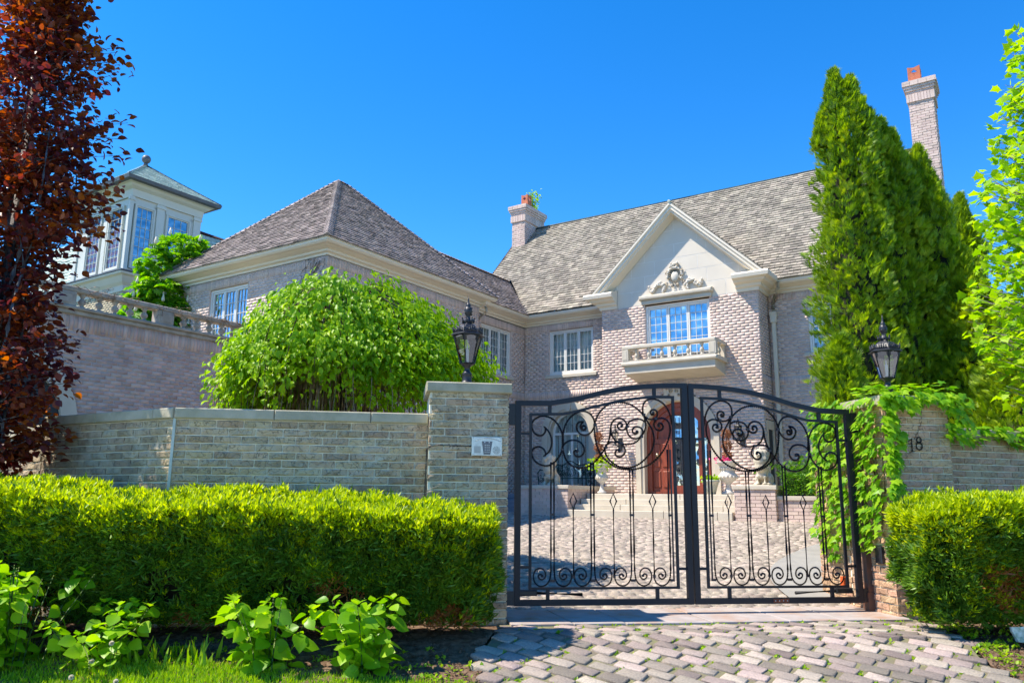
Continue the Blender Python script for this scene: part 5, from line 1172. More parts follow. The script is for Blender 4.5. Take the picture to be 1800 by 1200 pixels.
# slate slopes left and right of the tower
O = TP_(-10, .9, 8.35); Sg = nrm(vH*.35+Z); l_ = 3.5; rr_ = roofplane(O, uH, Sg, [(0, 0), (6.45, 0), (6.45, l_), (0, l_)], nb, M_SLATE); shingles('slate', O, uH, Sg, l_, lambda q: [(0, 6.4)], M_SLATE, rr_, expo=.17, wid=(.2, .26), thick=.01)
m = MB(); m.box(Fr(TP_(-10, .9), uH, -vH), 0, 6.4, 8.2, 8.36, -.5, .15); m.build('eave', M_LIME, nb)
O = TP_(-.1, 2.7, 8.6); Sg = nrm(-uH*.3+Z); l_ = 2.75; rr_ = roofplane(O, vH, Sg, [(0, 0), (7, 0), (7, l_), (0, l_)], nb, M_SLATE); shingles('slate', O, vH, Sg, l_, lambda q: [(0, 7)], M_SLATE, rr_, expo=.17, wid=(.2, .26), thick=.01)
m = MB(); e_ = O+Sg*l_; m.tube([e_, e_+vH*7], .09, 6); m.build('ridge', mat('plum ridge', (.16, .08, .09)), rr_)
# ================================================================== STATUES, URNS, BENCH, LAMPS
def remeshed(mb, vox, m_, name, parent, disp=0):
    me = bpy.data.meshes.new('tmp'); me.from_pydata(mb.v, [], mb.f); o = bpy.data.objects.new('tmp', me); COL.objects.link(o)
    md = o.modifiers.new('r', 'REMESH'); md.mode = 'VOXEL'; md.voxel_size = vox; md.use_smooth_shade = True
    if disp:
        tx = bpy.data.textures.new('t', 'CLOUDS'); tx.noise_scale = .05; dm_ = o.modifiers.new('d', 'DISPLACE'); dm_.texture = tx; dm_.strength = disp; dm_.mid_level = .5; dm_.texture_coords = 'GLOBAL'
    dg = bpy.context.evaluated_depsgraph_get(); me2 = bpy.data.meshes.new_from_object(o.evaluated_get(dg)); bpy.data.objects.remove(o); me2.name = name
    return obj_from(name, me2, m_, parent)
def lion(label, u, v, z, s_):
    t = thing('lion_statue', label, 'statue', H(u, v, z), 'pair of stone lions'); fx, sd_ = -vH, uH; m = MB()
    def el(x, y, zz, rx, ry, rz):
        b = len(m.v); m.ball((0, 0, 0), 1, 12, 9)
        for i in range(b, len(m.v)): a, b2, c = m.v[i]; m.v[i] = tuple(H(u, v, z)+fx*(x+a*rx)*s_+sd_*(y+b2*ry)*s_+Z*(zz+c*rz)*s_)
    tb = lambda pts, r_: m.tube([H(u, v, z)+fx*a*s_+sd_*b*s_+Z*c*s_ for a, b, c in pts], [q*s_ for q in r_], 8)
    el(-.24, 0, .20, .19, .17, .20); el(-.10, 0, .34, .20, .145, .20); el(.03, 0, .46, .16, .15, .22); el(.04, 0, .30, .12, .13, .16)
    for s1_ in (-1, 1):
        el(-.15, s1_*.15, .16, .17, .075, .155); el(.02, s1_*.17, .04, .13, .055, .045)
        tb([(.06, s1_*.09, .42), (.12, s1_*.09, .22), (.14, s1_*.09, .06)], [.075, .055, .05]); el(.19, s1_*.09, .035, .09, .055, .04)
        el(.04, s1_*.10, .86, .03, .03, .04)
    el(.10, 0, .62, .17, .19, .20); el(.06, 0, .74, .16, .18, .17); el(.15, 0, .48, .10, .14, .16)
    el(.16, 0, .78, .11, .105, .11); el(.26, 0, .745, .075, .06, .05); el(.245, 0, .70, .06, .05, .03); el(.22, 0, .80, .05, .03, .03)
    for _ in range(60):
        a = R.uniform(-1, 1); q = R.uniform(.40, .90); el(.06-.10*a*a+R.uniform(-.03, .08), a*.17, q, .035, .035, .06)
    tb([(-.38, .03, .1), (-.42, .12, .05), (-.3, .2, .04), (-.1, .24, .04)], [.03, .028, .028, .04])
    remeshed(m, .014, M_STATUE, 'body', t, .012)
    m = MB(); f_ = Fr(H(u, v, z), sd_, fx); m.bbox(f_, -.24*s_, .24*s_, 0, .02, -.45*s_, .32*s_, .005); m.build('base', M_STATUE, t); return t
lion('seated stone lion on the left pedestal in front of the arched window', 2.62, -3.0, 1.47, .88)
lion('seated stone lion on the right pedestal beside the box hedge', 8.05, -2.95, 1.46, .88)
UR = [(.16, 0), (.17, .05), (.10, .07), (.08, .12), (.055, .20), (.06, .25), (.10, .28), (.17, .32), (.21, .38), (.22, .44), (.19, .48), (.16, .52), (.165, .60), (.20, .68), (.27, .73), (.28, .76), (.24, .76), (.2, .70)]
def urn(label, u, v, s_, nm='stone_urn'):
    t = thing(nm, label, 'urn', H(u, v, 1.275), 'stone urns beside the front door'); m = MB(); m.lathe(H(u, v, 1.275), [(a*s_, b) for a, b in UR], 20)
    m.build('bowl', mat('pale urn', (.66, .62, .55), (.52, .48, .42), 12, .8, bump=.3), t); m = MB()
    for k in range(16):
        a = 2*PI*k/16
        for zz, r_ in ((.40, .215), (.60, .17)): m.ball(H(u, v, 1.275+zz)+A3(math.cos(a), math.sin(a), 0)*r_*s_, (.03*s_, .03*s_, .045), 6, 4)
    tag(m.build('garland', M_LIME, t), kind='stuff'); return t
def topiary(label, u, v, z, s_, ks):
    t = thing('topiary', label, 'plant', H(u, v, z), 'dried ball topiaries in the urns'); m = MB(); m.tube([H(u, v, z), H(u, v, z+ks[-1])], .012, 5); m.build('trunk', M_DRY, t)
    P = np.concatenate([A3(*H(u, v, z+k))+rdir(260)*(R.uniform(.3, 1, (260, 1))**.4)*.135*s_ for k in ks]); tag(scatter('foliage', leaf_s(.35), P, rdir(len(P)), rdir(len(P)), .05, L_DEAD2, t), kind='stuff')
L_DEAD2 = leafmat('dried topiary leaf', [(.28, .12, .06), (.42, .2, .1)], .3)
urn('narrow carved stone urn left of the front door', 3.70, -2.2, .72); urn('wide carved stone urn right of the front door', 7.02, -2.2, 1.0)
topiary('brown dried ball topiary in the left urn', 3.62, -2.2, 2.0, .9, (.18, .45, .74)); topiary('brown dried ball topiary in the right urn', 7.02, -2.2, 2.0, .9, (.18, .42, .68))
P = H(3.72, -2.25, 2.03)+R.normal(size=(120, 3))*A3(.16, .12, .10); tag(scatter('urn_greenery', leaf_t(), P, rdir(120)+Z*.3, rdir(120)+Z, .10, L_MAP), 'fresh yellow green leaves growing from the left urn', 'plant', kind='stuff')
P = H(6.96, -2.3, 2.08)+R.normal(size=(60, 3))*A3(.12, .08, .03); tag(scatter('pink_flowers', leaf_s(.5), P, rdir(60)+Z*.3, rdir(60)+Z, .06, L_PINK), 'small pink flowers in the right urn', 'flowers', kind='stuff')
# mossy pot beside the right urn
pt = thing('flower_pot', 'mossy flower pot with low green leaves at the foot of the right urn', 'flower pot', H(6.68, -2.45, 1.275)); m = MB(); m.lathe(H(6.68, -2.45, 1.275), [(.11, 0), (.15, .15), (.19, .27), (.21, .28), (.21, .33), (.18, .33), (.17, .28)], 14); m.build('pot', M_POT, pt)
P = H(6.68, -2.45, 1.62)+R.normal(size=(140, 3))*A3(.09, .08, .03); scatter('leaves', leaf_s(.4), P, rdir(140)+Z*.8, rdir(140)+Z*.4, .08, L_MAP, pt)
# green iron bench
bn = thing('garden_bench', 'dark green cast iron bench under the arched window behind the lion', 'bench', H(1.95, -1.0, 1.275)); fb_ = Fr(H(0, -1.0), uH, -vH)
b0_, b1_ = 1.18, 2.72
m = MB(); 
for k in range(9): m.box(fb_, b0_+.05, b1_-.05, 1.70, 1.715, -.22+k*.055, -.22+k*.055+.035)
m.build('seat', M_GREENIRON, bn); m = MB(); top_ = [(b0_+.03, 2.0), (b0_+.25, 2.1), (b0_+.5, 2.08), ((b0_+b1_)/2, 2.2), (b1_-.5, 2.08), (b1_-.25, 2.1), (b1_-.03, 2.0)]
m.ftube(fb_, [tuple(q[:2]) for q in catmull([(a, z, 0) for a, z in top_], 5)], .02, 6, -.25); m.ftube(fb_, [(b0_+.03, 1.72), (b1_-.03, 1.72)], .02, 6, -.25)
for k in range(60):
    a = R.uniform(b0_+.1, b1_-.1); z = R.uniform(1.78, 2.08); r_ = R.uniform(.04, .08); t0 = R.uniform(0, 6)
    m.ftube(fb_, [(a+r_*(1-.7*q)*math.cos(t0+q*6), z+r_*(1-.7*q)*math.sin(t0+q*6)) for q in np.linspace(0, 1, 9)], .010, 4, -.25)
m.build('back', M_GREENIRON, bn)
for a in (b0_, b1_):
    fe = Fr(H(a, -1.0), -vH, uH); m = MB(); m.ftube(fe, [(-.28, 1.28), (-.25, 1.72), (-.27, 2.03)], .02, 6); m.ftube(fe, [(.26, 1.28), (.22, 1.5), (.25, 1.72), (.27, 1.86), (.15, 1.95), (-.26, 1.93)], .022, 6)
    for k in range(14): x, z, r_ = R.uniform(-.2, .2), R.uniform(1.4, 1.88), .05; m.ftube(fe, [(x+r_*(1-.6*q)*math.cos(q*6), z+r_*(1-.6*q)*math.sin(q*6)) for q in np.linspace(0, 1, 8)], .010, 4)
    m.build('end_frame', M_GREENIRON, bn)
lantern('wall_lantern', 'small black wall lantern left of the front door', H(3.62, -1.22, 2.56), .6, 'wall lanterns beside the front door', H(3.62, -.9, 2.62))
lantern('wall_lantern', 'small black wall lantern right of the front door', H(7.0, -1.22, 2.58), .6, 'wall lanterns beside the front door', H(7.0, -.9, 2.64))
# box hedge in the planter
def noise3(P, k, sd=0):
    P = np.asarray(P)*k+sd; return (np.sin(P[:, 0]*1.7+np.cos(P[:, 1]*1.3+P[:, 2]))+np.sin(P[:, 1]*2.1+np.cos(P[:, 2]*1.9+P[:, 0]*.7))+np.sin(P[:, 2]*1.6+P[:, 0]*1.1))/3
SPR, SPY = tuft_t(5, .10), tuft_t(5, .15)
ct = thing('box_hedge', 'small clipped green box hedge on the planter wall behind the gate', 'hedge', H(10, -3.0, 1.24))
u_ = R.uniform(8.60, 12.3, 9000); f_ = R.rand(9000); P = np.where((f_ < .55)[:, None], np.c_[u_, np.full(9000, -3.38), R.uniform(1.27, 1.66, 9000)], np.c_[u_, R.uniform(-3.38, -2.7, 9000), np.full(9000, 1.66)])
P[f_ > .9] = np.c_[np.full((f_ > .9).sum(), 8.60), R.uniform(-3.38, -2.7, (f_ > .9).sum()), R.uniform(1.27, 1.66, (f_ > .9).sum())]
Wp = np.array([H(*q) for q in P])+R.normal(size=(9000, 3))*.02; scatter('foliage', leaf_s(.4), Wp, rdir(9000)+A3(0, 0, .8)-vH*.4, rdir(9000), .045, L_BOX, ct)
m = MB(); m.box(frF(-3.36), 8.62, 12.3, 1.24, 1.64, -.66, -.03); m.build('box_shade_core', mat('box shade core', (.03, .035, .015)), ct)  # solid dark box puts shade behind the leaves
P = H(8.9, -1.7, 1.80)+R.normal(size=(600, 3))*A3(.42, .30, .13); tag(scatter('small_conifer', spray_t(), P, rdir(600)+Z*.3+uH*.3, rdir(600)+Z, .14, L_BOX), 'feathery low conifer behind the box hedge', 'shrub', kind='stuff')
# ================================================================== HEDGES OF YEW
def hedge(name, label, x0, x1, fy0, fy1, ztop, n, rend=None, gap=()):
    """fy0 / fy1: front and back line as functions of x, ztop(x, q) height for depth fraction q"""
    t = thing(name, label, 'hedge', ((x0+x1)/2, (fy0((x0+x1)/2)+fy1((x0+x1)/2))/2, GZ), 'yew hedges before the wall')
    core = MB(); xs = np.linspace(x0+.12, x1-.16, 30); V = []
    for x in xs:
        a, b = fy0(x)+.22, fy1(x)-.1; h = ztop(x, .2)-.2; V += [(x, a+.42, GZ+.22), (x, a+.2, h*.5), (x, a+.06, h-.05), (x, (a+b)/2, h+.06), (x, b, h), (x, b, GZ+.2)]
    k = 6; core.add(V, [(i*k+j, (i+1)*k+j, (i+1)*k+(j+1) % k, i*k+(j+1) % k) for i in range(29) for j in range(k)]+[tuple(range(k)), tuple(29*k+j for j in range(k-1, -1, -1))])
    core.build('shade_core', mat('hedge shade core', (.018, .02, .010), (.035, .025, .015), 20, .95), t)  # solid dark core, painted shade between the sprigs, blocks the view through
    P = []; Nn = []
    def put(kind, m_):
        x = R.uniform(x0, x1, m_)
        if kind == 'front':
            q = R.uniform(0, 1, m_)**.9; z = GZ+.12+q*(np.array([ztop(a, 0) for a in x])-.10-GZ); y = np.array([fy0(a) for a in x]) + .42*(1-q)**1.4+ .16*np.clip(q-.86, 0, 1)/.14*.6
            return np.c_[x, y, z], np.tile(A3(0, -1, .25), (m_, 1))
        if kind == 'top':
            q = R.uniform(0, 1, m_); y0_ = np.array([fy0(a) for a in x]); y1_ = np.array([fy1(a) for a in x]); z = np.array([ztop(a, b) for a, b in zip(x, q)]); return np.c_[x, y0_+q*(y1_-y0_), z], np.tile(A3(0, -.25, 1), (m_, 1))
        q = R.uniform(0, 1, m_); xe = x1 if kind == 'right' else x0; sg = 1 if kind == 'right' else -1; y = fy0(xe)+q*(fy1(xe)-fy0(xe)); zz = R.uniform(0, 1, m_); z = GZ+.15+zz*(np.array([ztop(xe, b) for b in q])-.15-GZ)
        return np.c_[np.full(m_, xe)-sg*.12*(zz < .3), y, z], np.tile(A3(sg, 0, .2), (m_, 1))
    for kd, fr_ in (('front', .46), ('top', .30), ('right', .12), ('left', .12)):
        p, q = put(kd, int(n*fr_)); P.append(p); Nn.append(q)
    P = np.concatenate(P); Nn = np.concatenate(Nn); bump = noise3(P, 4.2)*.06+noise3(P, 13, 3)*.055
    # round the corners at the ends
    if rend: P[:, 1] += rend(P[:, 0])
    depth = R.uniform(0, 1, len(P))**1.6*.13; P = P+nrm(Nn)*(bump-depth)[:, None]+R.normal(size=P.shape)*.012
    keep = np.ones(len(P), bool)
    for gx, gz, gr in gap: keep &= ~(((P[:, 0]-gx)**2+((P[:, 2]-gz)*1.2)**2 < gr**2) & (R.rand(len(P)) < .8) & (Nn[:, 1] < -.5))
    P, Nn, depth = P[keep], Nn[keep], depth[keep]; hz = np.array([ztop(a, .3) for a in P[:, 0]]); rel = (P[:, 2]-GZ)/(hz-GZ)
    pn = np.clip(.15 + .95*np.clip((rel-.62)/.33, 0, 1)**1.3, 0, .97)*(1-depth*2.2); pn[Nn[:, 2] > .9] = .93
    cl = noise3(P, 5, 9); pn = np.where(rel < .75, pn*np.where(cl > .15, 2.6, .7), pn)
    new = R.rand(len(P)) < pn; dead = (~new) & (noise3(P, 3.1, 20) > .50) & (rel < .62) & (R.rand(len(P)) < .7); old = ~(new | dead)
    D = nrm(nrm(Nn)*.9+rdir(len(P))*.55+Z*.35)
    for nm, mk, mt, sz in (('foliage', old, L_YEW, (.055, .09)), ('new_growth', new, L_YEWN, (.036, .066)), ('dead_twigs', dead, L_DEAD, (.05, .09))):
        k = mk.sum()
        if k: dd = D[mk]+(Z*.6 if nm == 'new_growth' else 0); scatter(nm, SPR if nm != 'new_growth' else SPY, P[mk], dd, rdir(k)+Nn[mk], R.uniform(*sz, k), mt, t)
    return t
hl_top = lambda x, q: 1.015 + .035*np.clip(-1.5-x, 0, 4) + .13*q + .025*math.sin(x*2.3) - (.10*max(0, (x+.9)/.8)**2 if x > -.9 else 0)
hedge('yew_hedge', 'long clipped yew hedge with bright yellow tips in front of the left wall', -6.6, -.16, lambda x: 6.80+.01*x+(.35*max(0, (x+.75)/.6)**2 if x > -.75 else 0), lambda x: 7.68+.02*math.sin(x), hl_top, 46000,
      gap=((-4.4, .55, .25), (-4.05, .2, .22), (-3.0, .35, .2), (-1.9, .30, .22), (-1.4, .25, .2)))
hr_top = lambda x, q: 1.10+.06*q+.04*math.sin(x*1.7)-(.10*max(0, (4.2-x)/.4)**2 if x < 4.2 else 0)+.05*max(0, x-4.5)
hedge('yew_hedge', 'clipped yew hedge with rusty dead sprigs in front of the right wall', 3.82, 7.2, lambda x: 7.05+(.4*max(0, (4.3-x)/.5)**2 if x < 4.3 else 0)+.10*(x-4), lambda x: 8.05+.2*(x-4), hr_top, 27000)
# ================================================================== BROAD LEAVED PLANTS
def leaf_objmesh(name, T, m_, smooth=True):
    me = bpy.data.meshes.new(name); me.from_pydata(T[0], [], T[1]); me.materials.append(m_); me.polygons.foreach_set('use_smooth', [smooth]*len(T[1])); me.update(); return me
def ovate(seed):
    rr = random.Random(seed); V = []; Fc = []; rows_ = [(0, .02), (.12, .20), (.3, .36), (.5, .40), (.7, .30), (.88, .13), (1.0, .0)]
    cu_ = rr.uniform(.10, .35); fo = rr.uniform(.05, .2)
    for y, w_ in rows_:
        z = -cu_*y*y
        for s1_ in (-1, -.5, 0, .5, 1): V.append((s1_*w_, y, z+abs(s1_)*w_*fo+(.015*math.sin(y*25) if abs(s1_) == 1 else 0)))
    for i in range(6):
        for j in range(4): a = i*5+j; Fc.append((a, a+1, a+6, a+5))
    return V, Fc
HL = [leaf_objmesh('leaf', ovate(i), L_HYD) for i in range(6)]
def put_leaf(me, P, yd, zd, s_, parent, name='leaf'):
    y = nrm(A3(*yd)); x = nrm(np.cross(y, A3(*zd))); z = np.cross(x, y); o = bpy.data.objects.new(name, me); COL.objects.link(o); o.parent = parent
    if parent.type == 'EMPTY': o.matrix_parent_inverse = Matrix.Translation(-Vector(parent['base']))
    M_ = np.eye(4); M_[:3, 0] = x*s_; M_[:3, 1] = y*s_; M_[:3, 2] = z*s_; M_[:3, 3] = P; o.matrix_basis = Matrix(M_.tolist()); return o
M_STEM = mat('green stem', (.20, .30, .06), rough=.6)
def shrub(label, c, spread, hgt, nst, sz, lim=300, rise=1):
    gq = gz(c[1]); t = thing('leafy_shrub', label, 'plant', (c[0], c[1], gq), 'broad leaved young shrubs'); k = 0
    for i in range(nst):
        a = R.uniform(0, 2*PI); d = A3(math.cos(a), math.sin(a), 0); r_ = R.uniform(.1, 1)*spread; h = hgt*R.uniform(.55, 1)
        b = A3(c[0], c[1], gq)+d*r_*.45; P = catmull([b, b+d*r_*.15+Z*h*.4, b+d*r_*.45+Z*h*.8, b+d*r_*.6+Z*h], 4)
        m = MB(); m.tube(P, [.007*(1-.6*q/len(P)) for q in range(len(P))], 5); m.build('stem', M_STEM, t)
        nn = max(4, int(h/.055)); ph = R.uniform(0, PI)
        for j in range(nn):
            q = (j+1.2)/(nn+.2); p = P[min(len(P)-1, int(q*(len(P)-1)))]; ph += PI/2
            for s1_ in (0, PI):
                if k >= lim: break
                e = A3(math.cos(ph+s1_), math.sin(ph+s1_), R.uniform(-.6, .25)); s2_ = sz*R.uniform(.7, 1.15)*(1 if q < .85 else .65)
                put_leaf(HL[R.randint(6)], p+e*A3(1, 1, 0)*.03, e+rdir(1)[0]*.2, Z+rdir(1)[0]*.85, s2_, t); k += 1
        for s1_ in (0, 2.1, 4.2):
            if k < lim: put_leaf(HL[R.randint(6)], P[-1], A3(math.cos(ph+s1_), math.sin(ph+s1_), .9), Z+rdir(1)[0]*.3, sz*.5, t); k += 1
    return t
shrub('large clump of bright green broad leaves in the lower left corner', (-4.05, 6.72), .62, .80, 32, .165)
shrub('leafy green shrub filling the left edge of the bed', (-4.85, 6.75), .5, .90, 20, .165, 260)
shrub('low leafy green shrub with a drooping stem right of the large clump', (-3.30, 6.72), .40, .50, 14, .13, 200)
shrub('young broad leaved shrub standing left of its twin before the hedge', (-1.95, 6.72), .38, .60, 13, .165, 150)
shrub('young broad leaved shrub nearest the cobbles, before the hedge', (-1.12, 6.62), .30, .60, 11, .165, 150)
shrub('leafy shrub at the right edge before the right hedge', (4.72, 6.75), .36, .85, 9, .14, 150)
# ================================================================== IVY ON THE RIGHT PILLAR
IV = [leaf_objmesh('leaf', ivy_t(), L_IVY, False)]
def inpoly(x, y, poly):
    c = False; n = len(poly)
    for i in range(n):
        (x1, y1), (x2, y2) = poly[i], poly[(i+1) % n]
        if (y1 > y) != (y2 > y) and x < (x2-x1)*(y-y1)/(y2-y1)+x1: c = not c
    return c
iv = thing('ivy', 'bright green ivy tumbling over the number 18 pillar and its side', 'ivy', G(4.05, -.4, GZ)); cand = []
def ground_uvz(kind):
    if kind == 0: u_, v_, z_ = 4.0, R.uniform(-.47, 1.0), R.uniform(.45, 2.36)      # left face and the wall behind
    elif kind == 1: u_, v_, z_ = R.uniform(4.0, 4.34), -.49, R.uniform(1.1, 2.34)   # front, left part
    elif kind == 2: u_, v_, z_ = R.uniform(3.95, 4.92), -.54, R.uniform(2.08, 2.34) # along the coping
    else: u_, v_, z_ = R.uniform(3.95, 4.9), R.uniform(-.5, .1), R.uniform(2.32, 2.40)
    return u_, v_, z_
for kind, n_ in ((0, 860), (1, 430), (2, 150), (3, 130)):
    for _ in range(n_):
        u_, v_, z_ = ground_uvz(kind)
        if kind == 0 and z_ < 1.75-.4*(v_) and R.rand() < .15: continue
        if kind == 0 and (z_ < .62+.75*max(0, -v_+.0)+.12*math.sin(v_*7)): continue
        if kind == 0 and v_ < .35 and z_ > 2.3: continue
        if kind == 1 and u_ > 4.05+.11*min(1, max(0, (z_-1.15)/.45))+.03*math.sin(z_*11): continue
        if kind == 2 and z_ < 2.33-.22*abs(math.sin(u_*6.1+.4)): continue
        nn_ = -uG if kind == 0 else (-vG if kind in (1, 2) else Z)
        cand.append((G(u_, v_, z_)+nn_*R.uniform(.0, .09), nn_))
for _ in range(46): a = R.uniform(0, 1.0); cand.append((G(4.80+.0*a, -.50)+uG*0+Z*(2.30-a*.45)+uG*(.12+.10*math.sin(a*5))+R.normal(size=3)*.04, nrm(-vG+.3*uG)))
for _ in range(230): a = R.uniform(.15, 3.0); cand.append((wR0+d4*a+fR.N*R.uniform(.0, .10)+Z*(1.99+R.uniform(-.15*abs(math.sin(a*3.1))-.02, .07)), nrm(fR.N+Z*.5)))
def ivy_put(P, nn_, me, par): 
    dn = nrm(-Z*1.0+nn_*.75+rdir(1)[0]*.5) if nn_[2] < .9 else nrm(rdir(1)[0]*A3(1, 1, .1))
    return (P, dn, nrm(nn_*1.0+Z*.55+rdir(1)[0]*.35), R.uniform(.075, .125))
L_ = [ivy_put(P, q, None, iv) for P, q in cand]; random.shuffle(L_); L_.sort(key=lambda t_: t_[0][1])
for P, y, z, s_ in L_[:300]: put_leaf(IV[0], P, y, z, s_, iv)
if len(L_) > 300: scatter('leaves', ivy_t(), [a[0] for a in L_[300:]], [a[1] for a in L_[300:]], [a[2] for a in L_[300:]], [a[3] for a in L_[300:]], L_IVY, iv)
m = MB()
for _ in range(26):
    v_ = R.uniform(-.4, 1.1); z_ = R.uniform(.6, 1.2); P = [G(4.015, v_, z_)]
    for k in range(6): P.append(P[-1]+vG*R.uniform(-.07, .07)+Z*R.uniform(.12, .26)-uG*R.uniform(-.004, .006))
    m.tube([p for p in P if p[2] < 2.35], .005, 4)
m.tube([G(4.50, -.463, 2.15), G(4.49, -.463, 2.02), G(4.42, -.463, 1.88), G(4.36, -.463, 1.80), G(4.24, -.463, 1.72)], .004, 4)
tag(m.build('vine_stem', M_DRY, iv), kind='stuff')
# ================================================================== TREES
def stems(m, P0, P1, r0_, r1_, wob=.1, n=7): 
    P0, P1 = A3(*P0), A3(*P1); k = [P0+(P1-P0)*i/(n-1)+(R.normal(size=3)*wob*A3(1, 1, .2) if 0 < i < n-1 else 0) for i in range(n)]; k = catmull(k, 3); m.tube(k, [r0_+(r1_-r0_)*i/(len(k)-1) for i in range(len(k))], 6); return k
# copper beech at the left edge
by = [0, 30, 60, 72, 98, 125, 165, 200, 240, 290, 340, 385, 410, 440, 500, 560, 650, 700, 760, 830, 870]
bx = [175, 125, 150, 205, 222, 205, 240, 222, 208, 218, 212, 208, 165, 150, 135, 150, 158, 140, 105, 65, 20]
BX, BY = -5.45, 8.15; zs_, rs_ = [], []
for x, y in zip(bx, by): P = hit(x, y, (0, BY, 0), A3(0, 1, 0)); zs_.append(P[2]); rs_.append(max(.3, P[0]-BX+.06))
zs_ = zs_[::-1]; rs_ = rs_[::-1]; brad = lambda z: float(np.interp(z, zs_, rs_))
bt = thing('copper_beech', 'tall copper beech with purple and orange leaves at the left edge', 'tree', (BX, BY, GZ)); m = MB(); m.tube([(BX, BY, GZ-.1), (BX+.03, BY, 1.5), (BX-.02, BY, 4), (BX, BY, 9.5)], [.12, .10, .07, .02], 8); m.build('trunk', M_BARKG, bt); m = MB()
LP, LD = [], []
for i in range(9):
    a = R.uniform(0, 2*PI); z0_ = R.uniform(.5, 3); z1_ = z0_+R.uniform(2.5, 4.5); r_ = brad(min(z1_, 7))*R.uniform(.35, .62); k = stems(m, (BX, BY, z0_), (BX+r_*math.cos(a), BY+r_*math.sin(a), z1_), .03, .008, .07)
for i in range(580):
    z_ = R.uniform(.75, 8.8); a = R.uniform(0, 2*PI); rm = brad(min(z_+.1, 7.2))*R.uniform(.55, 1.03)*(1 if abs(math.cos(a)) > .3 or True else 1); up = R.uniform(-.1, .45)
    P0 = A3(BX+.1*rm*math.cos(a), BY+.1*rm*math.sin(a), z_-.35*up); P1 = A3(BX+rm*math.cos(a), BY+rm*.62*math.sin(a), z_+.2*up)
    k = stems(m, P0, P1, .010, .003, .03, 5)
    for j in range(34):
        q = R.uniform(.05, 1)**.75; p = k[min(len(k)-1, int(q*(len(k)-1)))]; LP.append(p+R.normal(size=3)*.075); LD.append(nrm(P1-P0)*.8+rdir(1)[0]*.8+A3(0, 0, -.25))
m.build('branches', M_BARKG, bt).data['n'] = 1
bt.children[-1]['kind'] = 'stuff'
LP = np.array(LP); scatter('crown', leaf_t(.38, .1, .15), LP, np.array(LD), rdir(len(LP))*.8+Z, R.uniform(.055, .11, len(LP)), L_BEE, bt)
# weeping mulberry
mx, my = -2.46, 11.0
mt = thing('weeping_mulberry', 'round weeping tree with bright green leaves behind the long wall', 'tree', (mx, my, .05)); m = MB(); stems(m, (mx, my, 0), (mx+.1, my, 2.9), .14, .10, .05); m.build('trunk', M_BARK, mt)
LP, LD, LN = [], [], []; m = MB(); tw_ = MB()
for i in range(560):
    a = R.uniform(0, 2*PI); ca, sa = math.cos(a), math.sin(a); Rm = (1.84+.22*math.sin(a*3+1)+.16*math.sin(a*7))*R.uniform(.74, 1.02)*(.82+.14*(ca > -.3)+.0); zt = 4.10+.13*math.sin(a*2)-(.42 if ca < -.2 else 0)*abs(ca)+R.normal()*.07
    hang = R.uniform(.1, .72)*(.55 if R.rand() < .45 else 1); lay = R.uniform(0, .16); P = [A3(mx, my, 3.0)]
    for q in (.25, .5, .75, .92, 1): P.append(A3(mx+ca*Rm*q, my+sa*Rm*q, zt-.95*q**3.4-lay+R.uniform(-.08, .08)))
    P += [P[-1]+A3(ca*.08, sa*.08, -hang*.5), P[-1]+A3(ca*.05, sa*.05, -hang)]; k = catmull(P, 4)
    if i % 3 == 0: m.tube([p-Z*.09-A3(ca, sa, 0)*.06 for p in k[2:]], [.016*(1-.8*j/len(k)) for j in range(len(k)-2)], 4)
    st0 = R.randint(3, 14)
    for j in range(50):
        p = k[R.randint(st0, len(k))]; LP.append(p+R.normal(size=3)*A3(.10, .10, .07)); LD.append(A3(ca, sa, -1.2)+rdir(1)[0]*.9); LN.append(A3(ca*.7, sa*.7, .8)+rdir(1)[0]*.7)
for i in range(420):
    a = R.uniform(0, 2*PI); r_ = R.uniform(.2, 1.62); p = A3(mx+r_*math.cos(a), my+r_*math.sin(a), 3.1-.2*r_); k = [p, p+A3(math.cos(a)*.1, math.sin(a)*.1, -.4), p+A3(math.cos(a)*.1+R.normal()*.06, math.sin(a)*.1, -R.uniform(.7, 1.3))]; tw_.tube(catmull(k, 3), .006, 4)
tag(m.build('branches', M_BARK, mt), kind='stuff'); tag(tw_.build('hanging_twigs', M_DRY, mt), kind='stuff')
scatter('crown', leaf_t(.31, .12, .3), np.array(LP), np.array(LD), np.array(LN), R.uniform(.05, .115, len(LP)), L_MUL, mt)
